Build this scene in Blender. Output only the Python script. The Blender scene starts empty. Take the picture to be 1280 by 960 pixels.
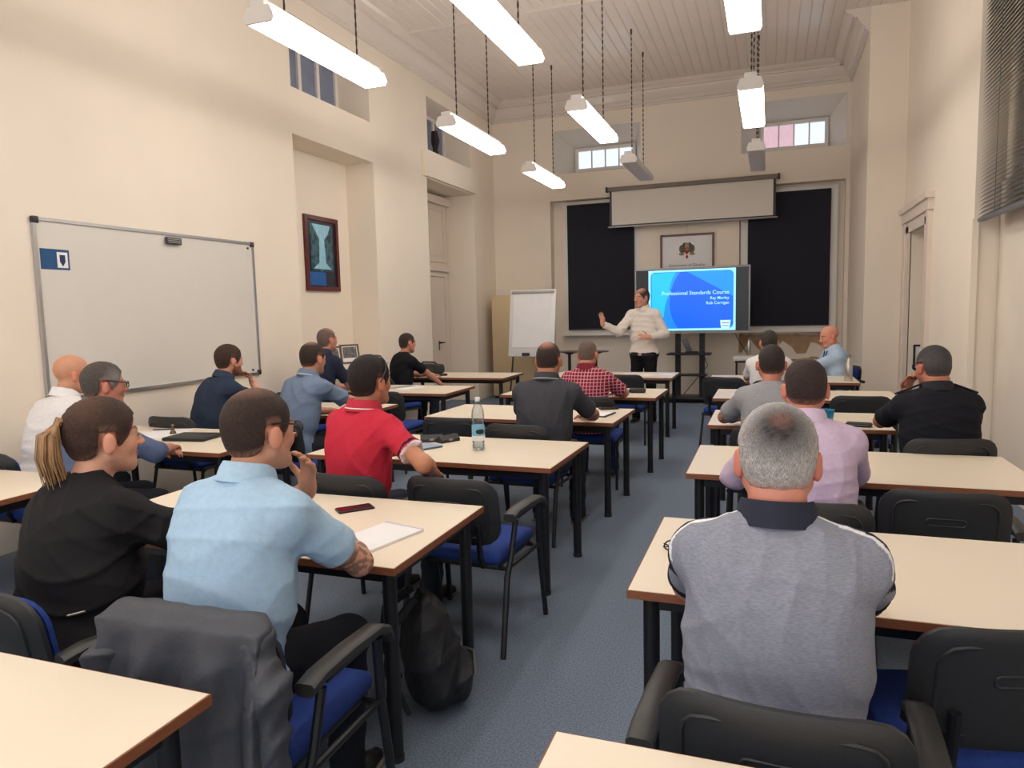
import bpy, bmesh, math, random
import numpy as np
from mathutils import Vector, Matrix
random.seed(4); RNG = np.random.RandomState(4)
S = bpy.context.scene; COL = S.collection

# ---------------------------------------------------------------- camera, sky, exposure
cam_d = bpy.data.cameras.new('camera'); cam = bpy.data.objects.new('camera', cam_d); COL.objects.link(cam)
FPX, YAW, PITCH, ROLL = 891.76, 0.348286, 0.101088, -0.02398
cam_d.sensor_width = 36; cam_d.lens = FPX / 1280 * 36; cam_d.clip_start = 0.05
_fw = Vector((-math.sin(YAW)*math.cos(PITCH), math.cos(YAW)*math.cos(PITCH), -math.sin(PITCH)))
_rt = Vector((math.cos(YAW), math.sin(YAW), 0)); _up = _rt.cross(_fw)
_r2 = _rt*math.cos(ROLL) + _up*math.sin(ROLL); _u2 = -_rt*math.sin(ROLL) + _up*math.cos(ROLL)
M = Matrix((_r2, _u2, -_fw)).transposed().to_4x4(); M.translation = (0, 0, 1.6)
cam.matrix_world = M; S.camera = cam
W = bpy.data.worlds.new('sky'); S.world = W; W.use_nodes = True
W.node_tree.nodes['Background'].inputs[0].default_value = (0.93, 0.96, 1.0, 1)
W.node_tree.nodes['Background'].inputs[1].default_value = 1.35
S.view_settings.view_transform = 'Standard'; S.view_settings.look = 'None'
S.view_settings.gamma = 1; S.view_settings.use_curve_mapping = False
S.view_settings.exposure = 0.04
TUBE = 13.0      # strength of the fluorescent diffusers

# ---------------------------------------------------------------- materials
def lin(c):
    return tuple(((v/255)/12.92 if v/255 <= .04045 else ((v/255+.055)/1.055)**2.4) for v in c[:3]) + (1,)
MATS = {}
def mat(name, c, rough=.6, var=.06, scale=6, bump=0., bscale=60, metal=0., vcol=False, spec=.5, stretch=(1, 1, 1), sheen=0, coat=0):
    if name in MATS: return MATS[name]
    m = bpy.data.materials.new(name); m.use_nodes = True; nt = m.node_tree; N = nt.nodes; L = nt.links
    b = N['Principled BSDF']; b.inputs['Roughness'].default_value = rough; b.inputs['Metallic'].default_value = metal
    b.inputs['Specular IOR Level'].default_value = spec
    if sheen: b.inputs['Sheen Weight'].default_value = sheen
    if coat: b.inputs['Coat Weight'].default_value = coat
    tc = N.new('ShaderNodeTexCoord'); mp = N.new('ShaderNodeMapping'); mp.inputs['Scale'].default_value = stretch
    L.new(tc.outputs['Object'], mp.inputs[0])
    nz = N.new('ShaderNodeTexNoise'); nz.inputs['Scale'].default_value = scale; nz.inputs['Detail'].default_value = 4
    L.new(mp.outputs[0], nz.inputs['Vector'])
    mx = N.new('ShaderNodeMix'); mx.data_type = 'RGBA'; mx.blend_type = 'MULTIPLY'; mx.inputs[0].default_value = 1
    if vcol:
        a = N.new('ShaderNodeAttribute'); a.attribute_name = 'Col'; L.new(a.outputs['Color'], mx.inputs[6])
    else: mx.inputs[6].default_value = lin(c)
    rp = N.new('ShaderNodeMapRange'); rp.inputs[1].default_value = .3; rp.inputs[2].default_value = .7
    rp.inputs[3].default_value = 1-var; rp.inputs[4].default_value = 1+var
    L.new(nz.outputs[0], rp.inputs[0]); L.new(rp.outputs[0], mx.inputs[7]); L.new(mx.outputs[2], b.inputs['Base Color'])
    if bump:
        n2 = N.new('ShaderNodeTexNoise'); n2.inputs['Scale'].default_value = bscale; n2.inputs['Detail'].default_value = 3
        L.new(mp.outputs[0], n2.inputs['Vector'])
        bp = N.new('ShaderNodeBump'); bp.inputs['Strength'].default_value = bump; bp.inputs['Distance'].default_value = .01
        L.new(n2.outputs[0], bp.inputs['Height']); L.new(bp.outputs[0], b.inputs['Normal'])
    MATS[name] = m; return m
def emit(name, c, s, rough=.3):
    if name in MATS: return MATS[name]
    m = mat(name, c, rough, 0); b = m.node_tree.nodes['Principled BSDF']
    b.inputs['Emission Color'].default_value = lin(c); b.inputs['Emission Strength'].default_value = s
    return m
def glass(name, c, mixf=.85):
    m = bpy.data.materials.new(name); m.use_nodes = True; nt = m.node_tree; nt.nodes.clear()
    o = nt.nodes.new('ShaderNodeOutputMaterial'); mx = nt.nodes.new('ShaderNodeMixShader')
    t = nt.nodes.new('ShaderNodeBsdfTransparent'); g = nt.nodes.new('ShaderNodeBsdfGlossy')
    g.inputs['Roughness'].default_value = .05; t.inputs[0].default_value = lin(c)
    fr = nt.nodes.new('ShaderNodeLayerWeight'); fr.inputs[0].default_value = .25
    ml = nt.nodes.new('ShaderNodeMath'); ml.operation = 'MULTIPLY_ADD'; ml.inputs[1].default_value = .6; ml.inputs[2].default_value = 1-mixf-.08
    nt.links.new(fr.outputs['Fresnel'], ml.inputs[0]); nt.links.new(ml.outputs[0], mx.inputs[0])
    nt.links.new(t.outputs[0], mx.inputs[1]); nt.links.new(g.outputs[0], mx.inputs[2]); nt.links.new(mx.outputs[0], o.inputs[0])
    return m
WALL = mat('wall_paint', (239, 226, 210), .75, .025, 1.2, .05, 90)
WALL2 = mat('wall_plaster', (226, 214, 200), .75, .05, 1.5, .08, 60)
CEIL = mat('ceiling_paint', (226, 214, 204), .22, .02, 2)
WHITE = mat('white_gloss_paint', (232, 226, 220), .4, .02, 3)
OFFW = mat('off_white_door_paint', (226, 210, 196), .45, .02, 3)
BLACKM = mat('black_metal', (26, 26, 30), .4, .05, 8)
BLACKP = mat('black_plastic', (40, 41, 44), .5, .06, 10, .12, 300)
ARMP = mat('arm_pad_plastic', (48, 47, 46), .45, .12, 25, .1, 200)
BLUEF = mat('blue_fabric', (34, 62, 140), .9, .12, 80, .3, 500)
TOPM = mat('cream_laminate', (234, 220, 199), .38, .015, 2)
EDGE = mat('brown_edge', (138, 82, 52), .5, .18, 30, 0, 60, stretch=(1, 1, 8))
PAPER = mat('paper', (238, 236, 238), .8, .02, 4)
DARKB = mat('dark_blind_fabric', (30, 30, 42), .9, .03, 6)
GREYM = mat('grey_metal', (150, 148, 146), .35, .04, 10, metal=.6)
ALU = mat('aluminium', (190, 190, 192), .3, .04, 10, metal=.8)
STEEL = mat('brushed_steel', (190, 186, 180), .28, .05, 20, metal=.9)

# ---------------------------------------------------------------- mesh helpers
class MB:
    def __init__(s): s.v = []; s.f = []; s.sm = []
    def add(s, v, f, smooth=False):
        o = len(s.v); s.v += [tuple(p) for p in v]; s.f += [tuple(i+o for i in q) for q in f]; s.sm += [smooth]*len(f); return s
    def box(s, a, b):
        (x0, y0, z0), (x1, y1, z1) = a, b
        return s.add([(x0,y0,z0),(x1,y0,z0),(x1,y1,z0),(x0,y1,z0),(x0,y0,z1),(x1,y0,z1),(x1,y1,z1),(x0,y1,z1)],
                     [(0,3,2,1),(4,5,6,7),(0,1,5,4),(1,2,6,5),(2,3,7,6),(3,0,4,7)])
    def rbox(s, c, d, r=.01, rot=None, seg=2):
        bm = bmesh.new(); bmesh.ops.create_cube(bm, size=1)
        for v in bm.verts: v.co = Vector((v.co.x*d[0], v.co.y*d[1], v.co.z*d[2]))
        bmesh.ops.bevel(bm, geom=bm.edges[:], offset=min(r, min(d)*.49), segments=seg, affect='EDGES', profile=.5)
        R = rot or Matrix.Identity(3); bm.verts.index_update()
        s.add([R @ v.co + Vector(c) for v in bm.verts], [[v.index for v in f.verts] for f in bm.faces], True); bm.free(); return s
    def tube(s, pts, r, seg=10, cap=True):
        pts = [Vector(p) for p in pts]; n = len(pts); rs = r if isinstance(r, (list, tuple)) else [r]*n; rings = []; prev = None
        for i, p in enumerate(pts):
            t = (pts[min(i+1, n-1)]-pts[max(i-1, 0)]).normalized()
            if prev is None: u = t.orthogonal().normalized()
            else:
                u = prev - t*prev.dot(t); u = u.normalized() if u.length > 1e-6 else t.orthogonal().normalized()
            prev = u; w = t.cross(u)
            rings.append([p + (u*math.cos(2*math.pi*k/seg)+w*math.sin(2*math.pi*k/seg))*rs[i] for k in range(seg)])
        v = [q for g in rings for q in g]; f = []
        for i in range(n-1):
            for k in range(seg): f.append((i*seg+k, i*seg+(k+1) % seg, (i+1)*seg+(k+1) % seg, (i+1)*seg+k))
        if cap: f += [tuple(range(seg))[::-1], tuple((n-1)*seg+k for k in range(seg))]
        return s.add(v, f, True)
    def lathe(s, prof, c=(0, 0, 0), seg=24):
        v = []; f = []
        for r, z in prof:
            for k in range(seg): a = 2*math.pi*k/seg; v.append((c[0]+r*math.cos(a), c[1]+r*math.sin(a), c[2]+z))
        for i in range(len(prof)-1):
            for k in range(seg): f.append((i*seg+k, i*seg+(k+1) % seg, (i+1)*seg+(k+1) % seg, (i+1)*seg+k))
        f += [tuple(range(seg))[::-1], tuple((len(prof)-1)*seg+k for k in range(seg))]
        return s.add(v, f, True)
    def prism(s, poly, org, ux, uy, n, d):
        org, ux, uy, n = map(Vector, (org, ux, uy, n)); k = len(poly)
        a = [org+ux*p[0]+uy*p[1] for p in poly]; b = [q+n*d for q in a]
        return s.add(a+b, [tuple(range(k))[::-1], tuple(range(k, 2*k))]+[(i, (i+1) % k, (i+1) % k+k, i+k) for i in range(k)])
    def build(s, name, m, parent=None, loc=None):
        me = bpy.data.meshes.new(name); me.from_pydata(s.v, [], s.f); me.polygons.foreach_set('use_smooth', s.sm)
        bm = bmesh.new(); bm.from_mesh(me); bmesh.ops.recalc_face_normals(bm, faces=bm.faces); bm.to_mesh(me); bm.free()
        if any(s.sm):
            try: me.set_sharp_from_angle(angle=math.radians(42))
            except Exception: pass
        me.materials.append(m); o = bpy.data.objects.new(name, me); COL.objects.link(o)
        if loc: o.location = loc
        if parent: o.parent = parent
        return o
def tag(o, label, cat, group=None):
    o['label'] = label; o['category'] = cat
    if group: o['group'] = group
    return o
def thing(name, label, cat, loc=(0, 0, 0), rz=0, group=None):
    o = bpy.data.objects.new(name, None); COL.objects.link(o); o.location = loc; o.rotation_euler = (0, 0, rz); o.empty_display_size = .1
    return tag(o, label, cat, group)
def struct(o): o['kind'] = 'structure'; return o
def copy_tree(o, parent=None):
    c = o.copy(); COL.objects.link(c)
    if parent: c.parent = parent
    for ch in list(o.children): copy_tree(ch, c)
    return c
def rot_z(a): return Matrix.Rotation(a, 3, 'Z')
def text_mesh(body, size, m, name, parent, origin, ux, uy, n, align='LEFT', ext=.001, bold=0):
    cu = bpy.data.curves.new('lettering', 'FONT'); cu.body = body; cu.size = size; cu.align_x = align; cu.extrude = ext; cu.offset = bold
    t = bpy.data.objects.new('lettering', cu); COL.objects.link(t)
    dg = bpy.context.evaluated_depsgraph_get(); me = bpy.data.meshes.new_from_object(t.evaluated_get(dg)); bpy.data.objects.remove(t)
    o = bpy.data.objects.new(name, me); COL.objects.link(o); me.materials.clear(); me.materials.append(m)
    mt = Matrix((Vector(ux), Vector(uy), Vector(n))).transposed().to_4x4(); mt.translation = Vector(origin)
    me.transform(mt); o.parent = parent; return o

# ---------------------------------------------------------------- the room
XL, XR, XRF, YB, YS, ZC, YN = -5.0, 1.65, 1.19, 13.0, 10.8, 5.45, -3.0
def wall_cells(mb, us, zs, holes, put):
    us = sorted(set(us)); zs = sorted(set(zs))
    for i in range(len(us)-1):
        for j in range(len(zs)-1):
            cu, cz = (us[i]+us[i+1])/2, (zs[j]+zs[j+1])/2; d = 0
            for (u0, u1, z0, z1, dep) in holes:
                if u0 < cu < u1 and z0 < cz < z1: d = dep
            if d is not None: put(us[i], us[i+1], zs[j], zs[j+1], d)
def wall_left():
    T = .75; mb = MB(); H = [(6.84, 8.56, 0, 3.62, .43), (6.86, 8.52, 4.13, 4.92, .52), (10.15, 12.0, 0, 3.68, .60), (10.22, 11.87, 4.12, 4.92, .52)]
    us = [YN, YB+.6]; zs = [0, ZC]
    for h in H: us += h[:2]; zs += h[2:4]
    wall_cells(mb, us, zs, H, lambda a, b, c, d, e: mb.box((XL-T, a, c), (XL-e, b, d)))
    return struct(mb.build('wall_left', WALL))
wl = wall_left()
lt = MB(); lt.box((XL-.001, 10.0, 3.69), (XL+.07, 12.02, 4.06)); struct(lt.build('trim_1', WALL))
def wall_back():
    mb = MB(); H = [(-3.88, 1.13, 0, 3.62, .22), (-3.82, -2.2, 4.10, 4.87, None), (-.5, 1.12, 4.16, 4.97, None)]
    us = [XL-.1, XRF+.2]; zs = [0, ZC]
    for h in H: us += h[:2]; zs += h[2:4]
    wall_cells(mb, us, zs, H, lambda a, b, c, d, e: mb.box((a, YB+e, c), (b, YB+.6, d)))
    mb.box((-2.22, YB+.08, 0), (-.52, YB+.23, 3.62))
    return struct(mb.build('wall_back', WALL))
wb_ = wall_back()
mb = MB(); mb.box((XRF, YS, 0), (XR+.3, YB+.6, ZC)); struct(mb.build('wall_right_far', WALL))
def wall_right():
    mb = MB(); H = [(9.28, 10.3, 0, 2.47, .55), (YN, 7.28, 0, ZC, .22)]
    wall_cells(mb, [YN, 7.28, 9.28, 10.3, YS], [0, 2.47, ZC], H, lambda a, b, c, d, e: mb.box((XR+e, a, c), (XR+.75, b, d)))
    return struct(mb.build('wall_right', WALL))
wall_right()
mb = MB(); mb.box((XR+.19, YN, 0), (XR+.22, 7.27, 2.6)); struct(mb.build('wall_right_niche', WALL2))
mb = MB(); mb.box((XR-.02, 7.24, 0), (XR+.03, 7.32, 2.3)); struct(mb.build('trim_2', WALL))
mb = MB()                                              # door surround, moulded
for (a, b, c, d, t) in [(8.98, 9.10, 0, 2.70, .05), (9.10, 9.28, 0, 2.55, .03), (10.3, 10.46, 0, 2.55, .03), (10.46, 10.6, 0, 2.70, .05), (9.1, 10.46, 2.47, 2.60, .03), (8.95, 10.63, 2.60, 2.72, .06), (8.92, 10.66, 2.72, 2.79, .09)]:
    mb.box((XR-t, a, c), (XR+.01, b, d))
struct(mb.build('trim_3', OFFW))
mb = MB(); mb.box((XL-.8, YN, -.1), (XR+.8, YB+.6, 0)); fl = mb.build('floor', mat('blue_carpet', (116, 128, 146), .95, .34, 120, .5, 260)); struct(fl)
ceil = MB(); ceil.box((XL-.8, YN, ZC+.03), (XR+.8, YB+.6, ZC+.12)); ceil = struct(ceil.build('ceiling', CEIL))
pm = None; bw = .14; n = int((XR+.3-XL)/bw)+1
for i in range(n):
    if pm is None:
        b = MB(); b.add([(0,0,.03),(0,0,.008),(.012,0,0),(bw-.012,0,0),(bw,0,.008),(bw,0,.03)]+[(x, YB-YN, z) for x, z in [(0,.03),(0,.008),(.012,0),(bw-.012,0),(bw,.008),(bw,.03)]],
                        [(0,1,2,3,4,5),(6,11,10,9,8,7)]+[(k, k+6, (k+1) % 6+6, (k+1) % 6) for k in range(6)])
        o = b.build('board', CEIL, ceil); pm = o.data
    else: o = bpy.data.objects.new('board', pm); COL.objects.link(o); o.parent = ceil
    o.location = (XL+i*bw, YN, ZC)
mb = MB()                                              # ceiling battens crossing the boards
for y in (5.2, 9.2): mb.box((XL, y-.05, ZC-.03), (XR, y+.05, ZC+.01))
struct(mb.build('trim_4', CEIL))
CP = [(0, 0), (.03, 0), (.03, .035), (.06, .045), (.06, .08), (.10, .11), (.15, .19), (.16, .22), (.21, .22), (.21, .25), (.27, .28), (.30, .31), (.30, .33), (0, .33)]
ZK = ZC-.32
mb = MB(); mb.prism([(p[0], p[1]) for p in CP], (XL, YN, ZK), (1, 0, 0), (0, 0, 1), (0, 1, 0), YB-YN); struct(mb.build('trim_5', CEIL))
mb = MB(); mb.prism([(p[0], p[1]) for p in CP], (XL, YB, ZK), (0, -1, 0), (0, 0, 1), (1, 0, 0), XRF-XL); struct(mb.build('trim_6', CEIL))
mb = MB(); mb.prism([(p[0], p[1]) for p in CP], (XRF, YS, ZK), (-1, 0, 0), (0, 0, 1), (0, 1, 0), YB-YS); struct(mb.build('trim_7', CEIL))
mb = MB(); mb.box((-3.88, YB+.2, 0), (1.13, YB+.22, .12)); mb.box((XL, YB-.02, 0), (-3.88, YB, .12)); struct(mb.build('baseboard_back', mat('baseboard_paint', (180, 168, 152), .5, .05)))

GLASSW = glass('window_glass', (240, 244, 250), .9)
def rect_frame(mb, axis, c, u0, u1, z0, z1, w, d):
    for (a, b, e, f) in [(u0, u1, z0, z0+w), (u0, u1, z1-w, z1), (u0, u0+w, z0+w, z1-w), (u1-w, u1, z0+w, z1-w)]:
        if axis == 'y': mb.box((a, c, e), (b, c+d, f))
        else: mb.box((c, a, e), (c+d, b, f))
    return mb
def high_window(k, xo0, xo1, zo0, zo1, xi0, xi1, zi0, zi1):
    y0, y1 = YB, YB+.5; m = MB()
    o = [(xo0, zo0), (xo1, zo0), (xo1, zo1), (xo0, zo1)]; i = [(xi0, zi0), (xi1, zi0), (xi1, zi1), (xi0, zi1)]
    v = [(x, y0-.002, z) for x, z in o]+[(x, y1, z) for x, z in i]+[(x, y1+.1, z) for x, z in o]
    m.add(v, [(a, (a+1) % 4, (a+1) % 4+4, a+4) for a in range(4)]+[(a+4, (a+1) % 4+4, (a+1) % 4+8, a+8) for a in range(4)])
    w = struct(m.build('window_%d' % k, WHITE))
    rect_frame(MB(), 'y', y1-.06, xi0, xi1, zi0, zi1, .055, .06).build('window_frame', WHITE, w)
    n = 4; wd = (xi1-xi0-.11)/n
    for j in range(n):
        a = xi0+.055+j*wd
        if j: b = MB(); b.box((a-.012, y1-.05, zi0+.055), (a+.012, y1-.02, zi1-.055)); b.build('mullion', WHITE, w)
        g = MB(); g.box((a, y1-.036, zi0+.05), (a+wd, y1-.03, zi1-.05)); g.build('pane', GLASSW, w)
high_window(1, -3.82, -2.2, 4.10, 4.87, -3.50, -2.36, 4.19, 4.62)
high_window(2, -.5, 1.12, 4.16, 4.97, -.20, .88, 4.25, 4.72)
DPANE = mat('dark_blue_pane', (124, 134, 158), .12, .1, 4)
def left_window(k, ya, yb, za, zb, npane, x):
    w = struct(rect_frame(MB(), 'x', x, ya, yb, za, zb, .05, .05).build('window_%d' % k, WHITE)); wd = (yb-ya-.1)/npane
    for j in range(npane):
        a = ya+.05+j*wd
        if j: b = MB(); b.box((x+.01, a-.03, za+.05), (x+.05, a+.03, zb-.05)); b.build('mullion', WHITE, w)
        g = MB(); g.box((x+.012, a, za+.05), (x+.018, a+wd, zb-.05)); g.build('pane', DPANE, w)
    return w
left_window(3, 6.87, 8.52, 4.14, 4.91, 4, XL-.519); left_window(4, 10.23, 11.87, 4.13, 4.91, 4, XL-.519)
mb = MB(); rr = random.Random(2)
mb.tube([(XL-.3, 11.1, 4.12), (XL-.3, 11.12, 4.2), (XL-.29, 11.1, 4.32), (XL-.3, 11.13, 4.46), (XL-.3, 11.1, 4.62)], [.05, .07, .045, .075, .05], 10)
tag(mb.build('bundle', mat('dark_bundle', (44, 34, 32), .8, .3, 20, .4, 40)), 'dark rolled bundle standing on the sill of a high inner window', 'bundle')
# panelled closed door in the deep left recess
d1 = MB(); d1.box((XL-.599, 10.2, 0), (XL-.55, 11.98, 3.6)); d1 = struct(d1.build('door_1', OFFW))
for z0, z1 in ((.2, 2.3), (2.5, 3.45)):
    for y0, y1 in ((10.3, 11.0), (11.15, 11.86)):
        rect_frame(MB(), 'x', XL-.55, y0, y1, z0, z1, .05, .02).build('panel_moulding', OFFW, d1)
        p = MB(); p.box((XL-.55, y0+.12, z0+.12), (XL-.542, y1-.12, z1-.12)); p.build('panel', OFFW, d1)
mb = MB(); mb.box((XL-.55, 10.2, 2.34), (XL-.5, 11.98, 2.44)); mb.build('transom_rail', OFFW, d1)
mb = MB(); mb.box((XL-.55, 10.2, 3.5), (XL-.46, 11.98, 3.62)); mb.build('head_moulding', OFFW, d1)
mb = MB(); mb.tube([(XL-.55, 11.52, 1.08), (XL-.49, 11.52, 1.08)], .018, 8); mb.rbox((XL-.48, 11.57, 1.08), (.02, .13, .025), .008); mb.rbox((XL-.545, 11.52, 1.03), (.01, .05, .17), .004); mb.build('door_handle', BLACKM, d1)
# back windows behind the blinds, white frames
def blind(x0, x1, z0, z1, fx0, fx1, label, k):
    w = rect_frame(MB(), 'y', YB+.13, fx0, fx1, z0-.09, z1+.1, .12, .085); w.box((fx0-.02, YB+.05, z0-.12), (fx1+.02, YB+.2, z0-.07))
    w = struct(w.build('window_%d' % k, WHITE)); g = MB(); g.box((fx0+.1, YB+.19, z0-.05), (fx1-.1, YB+.2, z1+.02)); g.build('pane', DPANE, w)
    t = thing('roller_blind', label, 'blind', ((x0+x1)/2, YB+.08, z1))
    h = (x1-x0)/2; b = MB(); b.box((-h, -.004, z0-z1), (h, .004, 0)); b.build('fabric', DARKB, t)
    b = MB(); b.tube([(-h, .02, .01), (h, .02, .01)], .03, 10); b.build('roller', DARKB, t)
    b = MB(); b.tube([(-h, 0, z0-z1), (h, 0, z0-z1)], .012, 8); b.build('bottom_bar', BLACKM, t)
blind(-3.58, -2.34, 1.24, 3.5, -3.68, -2.22, 'dark roller blind drawn down beside the flip chart', 5)
blind(-.38, .92, 1.26, 3.46, -.5, 1.03, 'dark roller blind drawn down above the patch of peeling plaster', 6)
# peeled plaster below the second blind: a shallow scab with an irregular outline
pr = random.Random(8); top = [(-.55+i*.075, 1.10+pr.uniform(-.015, .015)) for i in range(20)]
bot = [(.88-i*.075, .86+.11*math.sin(i*.9)+pr.uniform(-.05, .05)) for i in range(20)]
mb = MB(); mb.prism(top+bot, (0, YB+.221, 0), (1, 0, 0), (0, 0, 1), (0, -1, 0), .006)
for i in range(5):
    cx, cz = -.3+i*.25+pr.uniform(-.05, .05), .68+pr.uniform(-.04, .06)
    mb.prism([(cx+.09*pr.uniform(.6, 1.2)*math.cos(a*.7), cz+.03*pr.uniform(.6, 1.2)*math.sin(a*.7)) for a in range(9)], (0, YB+.221, 0), (1, 0, 0), (0, 0, 1), (0, -1, 0), .006)
ps = mb.build('peeled_plaster', mat('bare_plaster', (176, 142, 112), .9, .15, 9, .3, 30), wb_)
# outside
mb = MB(); mb.box((-3.6, 24, -2), (.62, 26, 9)); mb.prism([(-3.8, 9), (.8, 9), (-1.5, 10)], (0, 24, 0), (1, 0, 0), (0, 0, 1), (0, 1, 0), 2)
tag(mb.build('house', mat('pink_render', (236, 186, 186), .9, .05)), 'pink rendered house wall seen outside the high window', 'building')

# ---------------------------------------------------------------- venetian blind in the niche
vb = thing('venetian_blind', 'grey slatted venetian blind hanging over the niche beside the doorway', 'blind', (XR+.03, 7.2, 2.27))
SLAT = mat('grey_slat', (104, 108, 114), .4, .05, 10)
ang = math.radians(38); sm_ = None
for i in range(92):
    if sm_ is None:
        m = MB(); c, s_ = math.cos(ang)*.025, math.sin(ang)*.025
        m.add([(-c, -6.2, -s_), (c, -6.2, s_), (c, 0, s_), (-c, 0, -s_), (-c, -6.2, -s_+.0015), (c, -6.2, s_+.0015), (c, 0, s_+.0015), (-c, 0, -s_+.0015)], [(0,3,2,1),(4,5,6,7),(0,1,5,4),(1,2,6,5),(2,3,7,6),(3,0,4,7)])
        o = m.build('slat', SLAT, vb); sm_ = o.data
    else: o = bpy.data.objects.new('slat', sm_); COL.objects.link(o); o.parent = vb
    o.location = (0, 0, .04+i*.034)
m = MB(); m.box((-.025, -6.2, 0), (.025, 0, .022)); m.build('bottom_rail', SLAT, vb)
for y in (-.5, -1.7, -2.9):
    m = MB(); m.tube([(-.027, y, .01), (-.027, y, 3.15)], .0025, 6); m.build('ladder_cord', SLAT, vb)

# ---------------------------------------------------------------- fluorescent lights
LENS_ON = emit('lit_diffuser', (255, 250, 242), TUBE); LENS_OFF = mat('unlit_diffuser', (214, 208, 204), .35, .02)
CHAIN = mat('chain_metal', (70, 62, 58), .5, .2, 200, metal=.5)
def light(x, y, on, label):
    t = thing('ceiling_light', label, 'light', (x, y, 3.6), 0, 'fluorescent lights hung on chains'); L = 1.56
    m = MB(); m.prism([(-.10, 0), (.10, 0), (.115, .03), (.085, .10), (-.085, .10), (-.115, .03)], (0, .02, 0), (1, 0, 0), (0, 0, 1), (0, 1, 0), L-.04); m.build('diffuser', LENS_ON if on else LENS_OFF, t)
    m = MB(); m.rbox((0, L/2, .125), (.11, L, .05), .006); m.build('housing', WHITE, t)
    for yy in (0, L-.02):
        m = MB(); m.prism([(-.105, -.004), (.105, -.004), (.12, .03), (.09, .105), (-.09, .105), (-.12, .03)], (0, yy, 0), (1, 0, 0), (0, 0, 1), (0, 1, 0), .02); m.build('end_cap', WHITE, t)
    for yy in (.3, L-.3):
        m = MB(); n = int((ZC-3.75)/.036)
        for i in range(n):
            z = .15+i*.036
            if i % 2: m.box((-.008, yy-.002, z), (.008, yy+.002, z+.042))
            else: m.box((-.002, yy-.008, z), (.002, yy+.008, z+.042))
        m.box((-.012, yy-.012, ZC-3.66), (.012, yy+.012, ZC-3.6)); m.build('chain', CHAIN, t)
for y, row in ((-1.8, 'last row of the room'), (1.2, 'over the draped jacket row'), (4.2, 'over the water bottle row'), (7.2, 'over the checked shirt row'), (10.0, 'by the presenter')):
    for x, col in ((-3.3, 'along the whiteboard wall'), (-1.86, 'along the room centre'), (-.2, 'along the blind wall')):
        on = not (y == 10.0 and x > -3)
        light(x, y, on, ('lit batten light on chains ' if on else 'unlit batten light on chains ') + col + ', ' + row)

# ---------------------------------------------------------------- tables
def make_table(w, name_parts=True):
    t = bpy.data.objects.new('table', None); COL.objects.link(t)
    m = MB(); m.box((0, 0, .722), (w, .8, .745)); m.build('table_top', TOPM, t)
    m = MB()
    for a, b in [((-.004, -.004, .718), (w+.004, 0, .7435)), ((-.004, .8, .718), (w+.004, .804, .7435)), ((-.004, 0, .718), (0, .8, .7435)), ((w, 0, .718), (w+.004, .8, .7435))]: m.box(a, b)
    m.box((0, 0, .716), (w, .8, .7225)); m.build('edge_band', EDGE, t)
    m = MB(); m.box((.05, .06, .665), (w-.05, .085, .716)); m.box((.05, .715, .665), (w-.05, .74, .716)); m.box((.05, .06, .665), (.075, .74, .716)); m.box((w-.075, .06, .665), (w-.05, .74, .716)); m.build('frame', BLACKM, t)
    for x in (.06, w-.06):
        for y in (.07, .73):
            m = MB(); m.tube([(x, y, .0), (x, y, .716)], .026, 14); lg = m.build('leg', BLACKM, t)
            m = MB(); m.tube([(x, y, .0), (x, y, .02)], .029, 12); m.build('foot_cap', BLACKP, lg)
    return t
TB = {}
def table(x1, y0, label, w=1.6, rz=0):
    if w not in TB: o = TB[w] = make_table(w)
    else: o = copy_tree(TB[w])
    o.location = (x1-w*math.cos(rz), y0-w*math.sin(rz), 0); o.rotation_euler = (0, 0, rz)
    tag(o, label, 'table', 'training tables'); return o
BT = 'cream topped table with brown edge '
table(-1.2, .42, BT+'behind the chair with the draped jacket', 1.6)
table(-1.19, 2.06, BT+'holding the notepad beside the backpack')
table(-1.12, 3.66, BT+'holding the water bottle', rz=-.02)
table(-1.11, 5.26, BT+'of the man in charcoal tee', rz=-.03)
table(-1.03, 6.84, BT+'of the man in red checked shirt', rz=-.02)
table(-1.13, 8.84, BT+'spread with papers before the standing presenter')
table(-3.52, 2.06, BT+'empty, below the whiteboard corner sticker', 1.42)
table(-3.3, 3.58, BT+'holding the black folder and papers')
table(-3.35, 5.2, BT+'of the bearded man in navy')
table(-3.25, 6.86, BT+'beside the framed photo shelf')
table(-3.25, 8.62, BT+'holding the black bag')
table(1.2, .52, BT+'empty, behind the chair of the grey polo man')
table(1.2, 2.1, BT+'of the grey haired man in grey polo')
table(1.2, 3.72, BT+'of the man in lilac shirt')
table(.80, 5.32, BT+'holding the blue cup', 1.22)
table(1.1, 6.9, BT+'with an empty chair, between officer and steel bottle')
table(.92, 8.48, BT+'holding the steel bottle')

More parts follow.
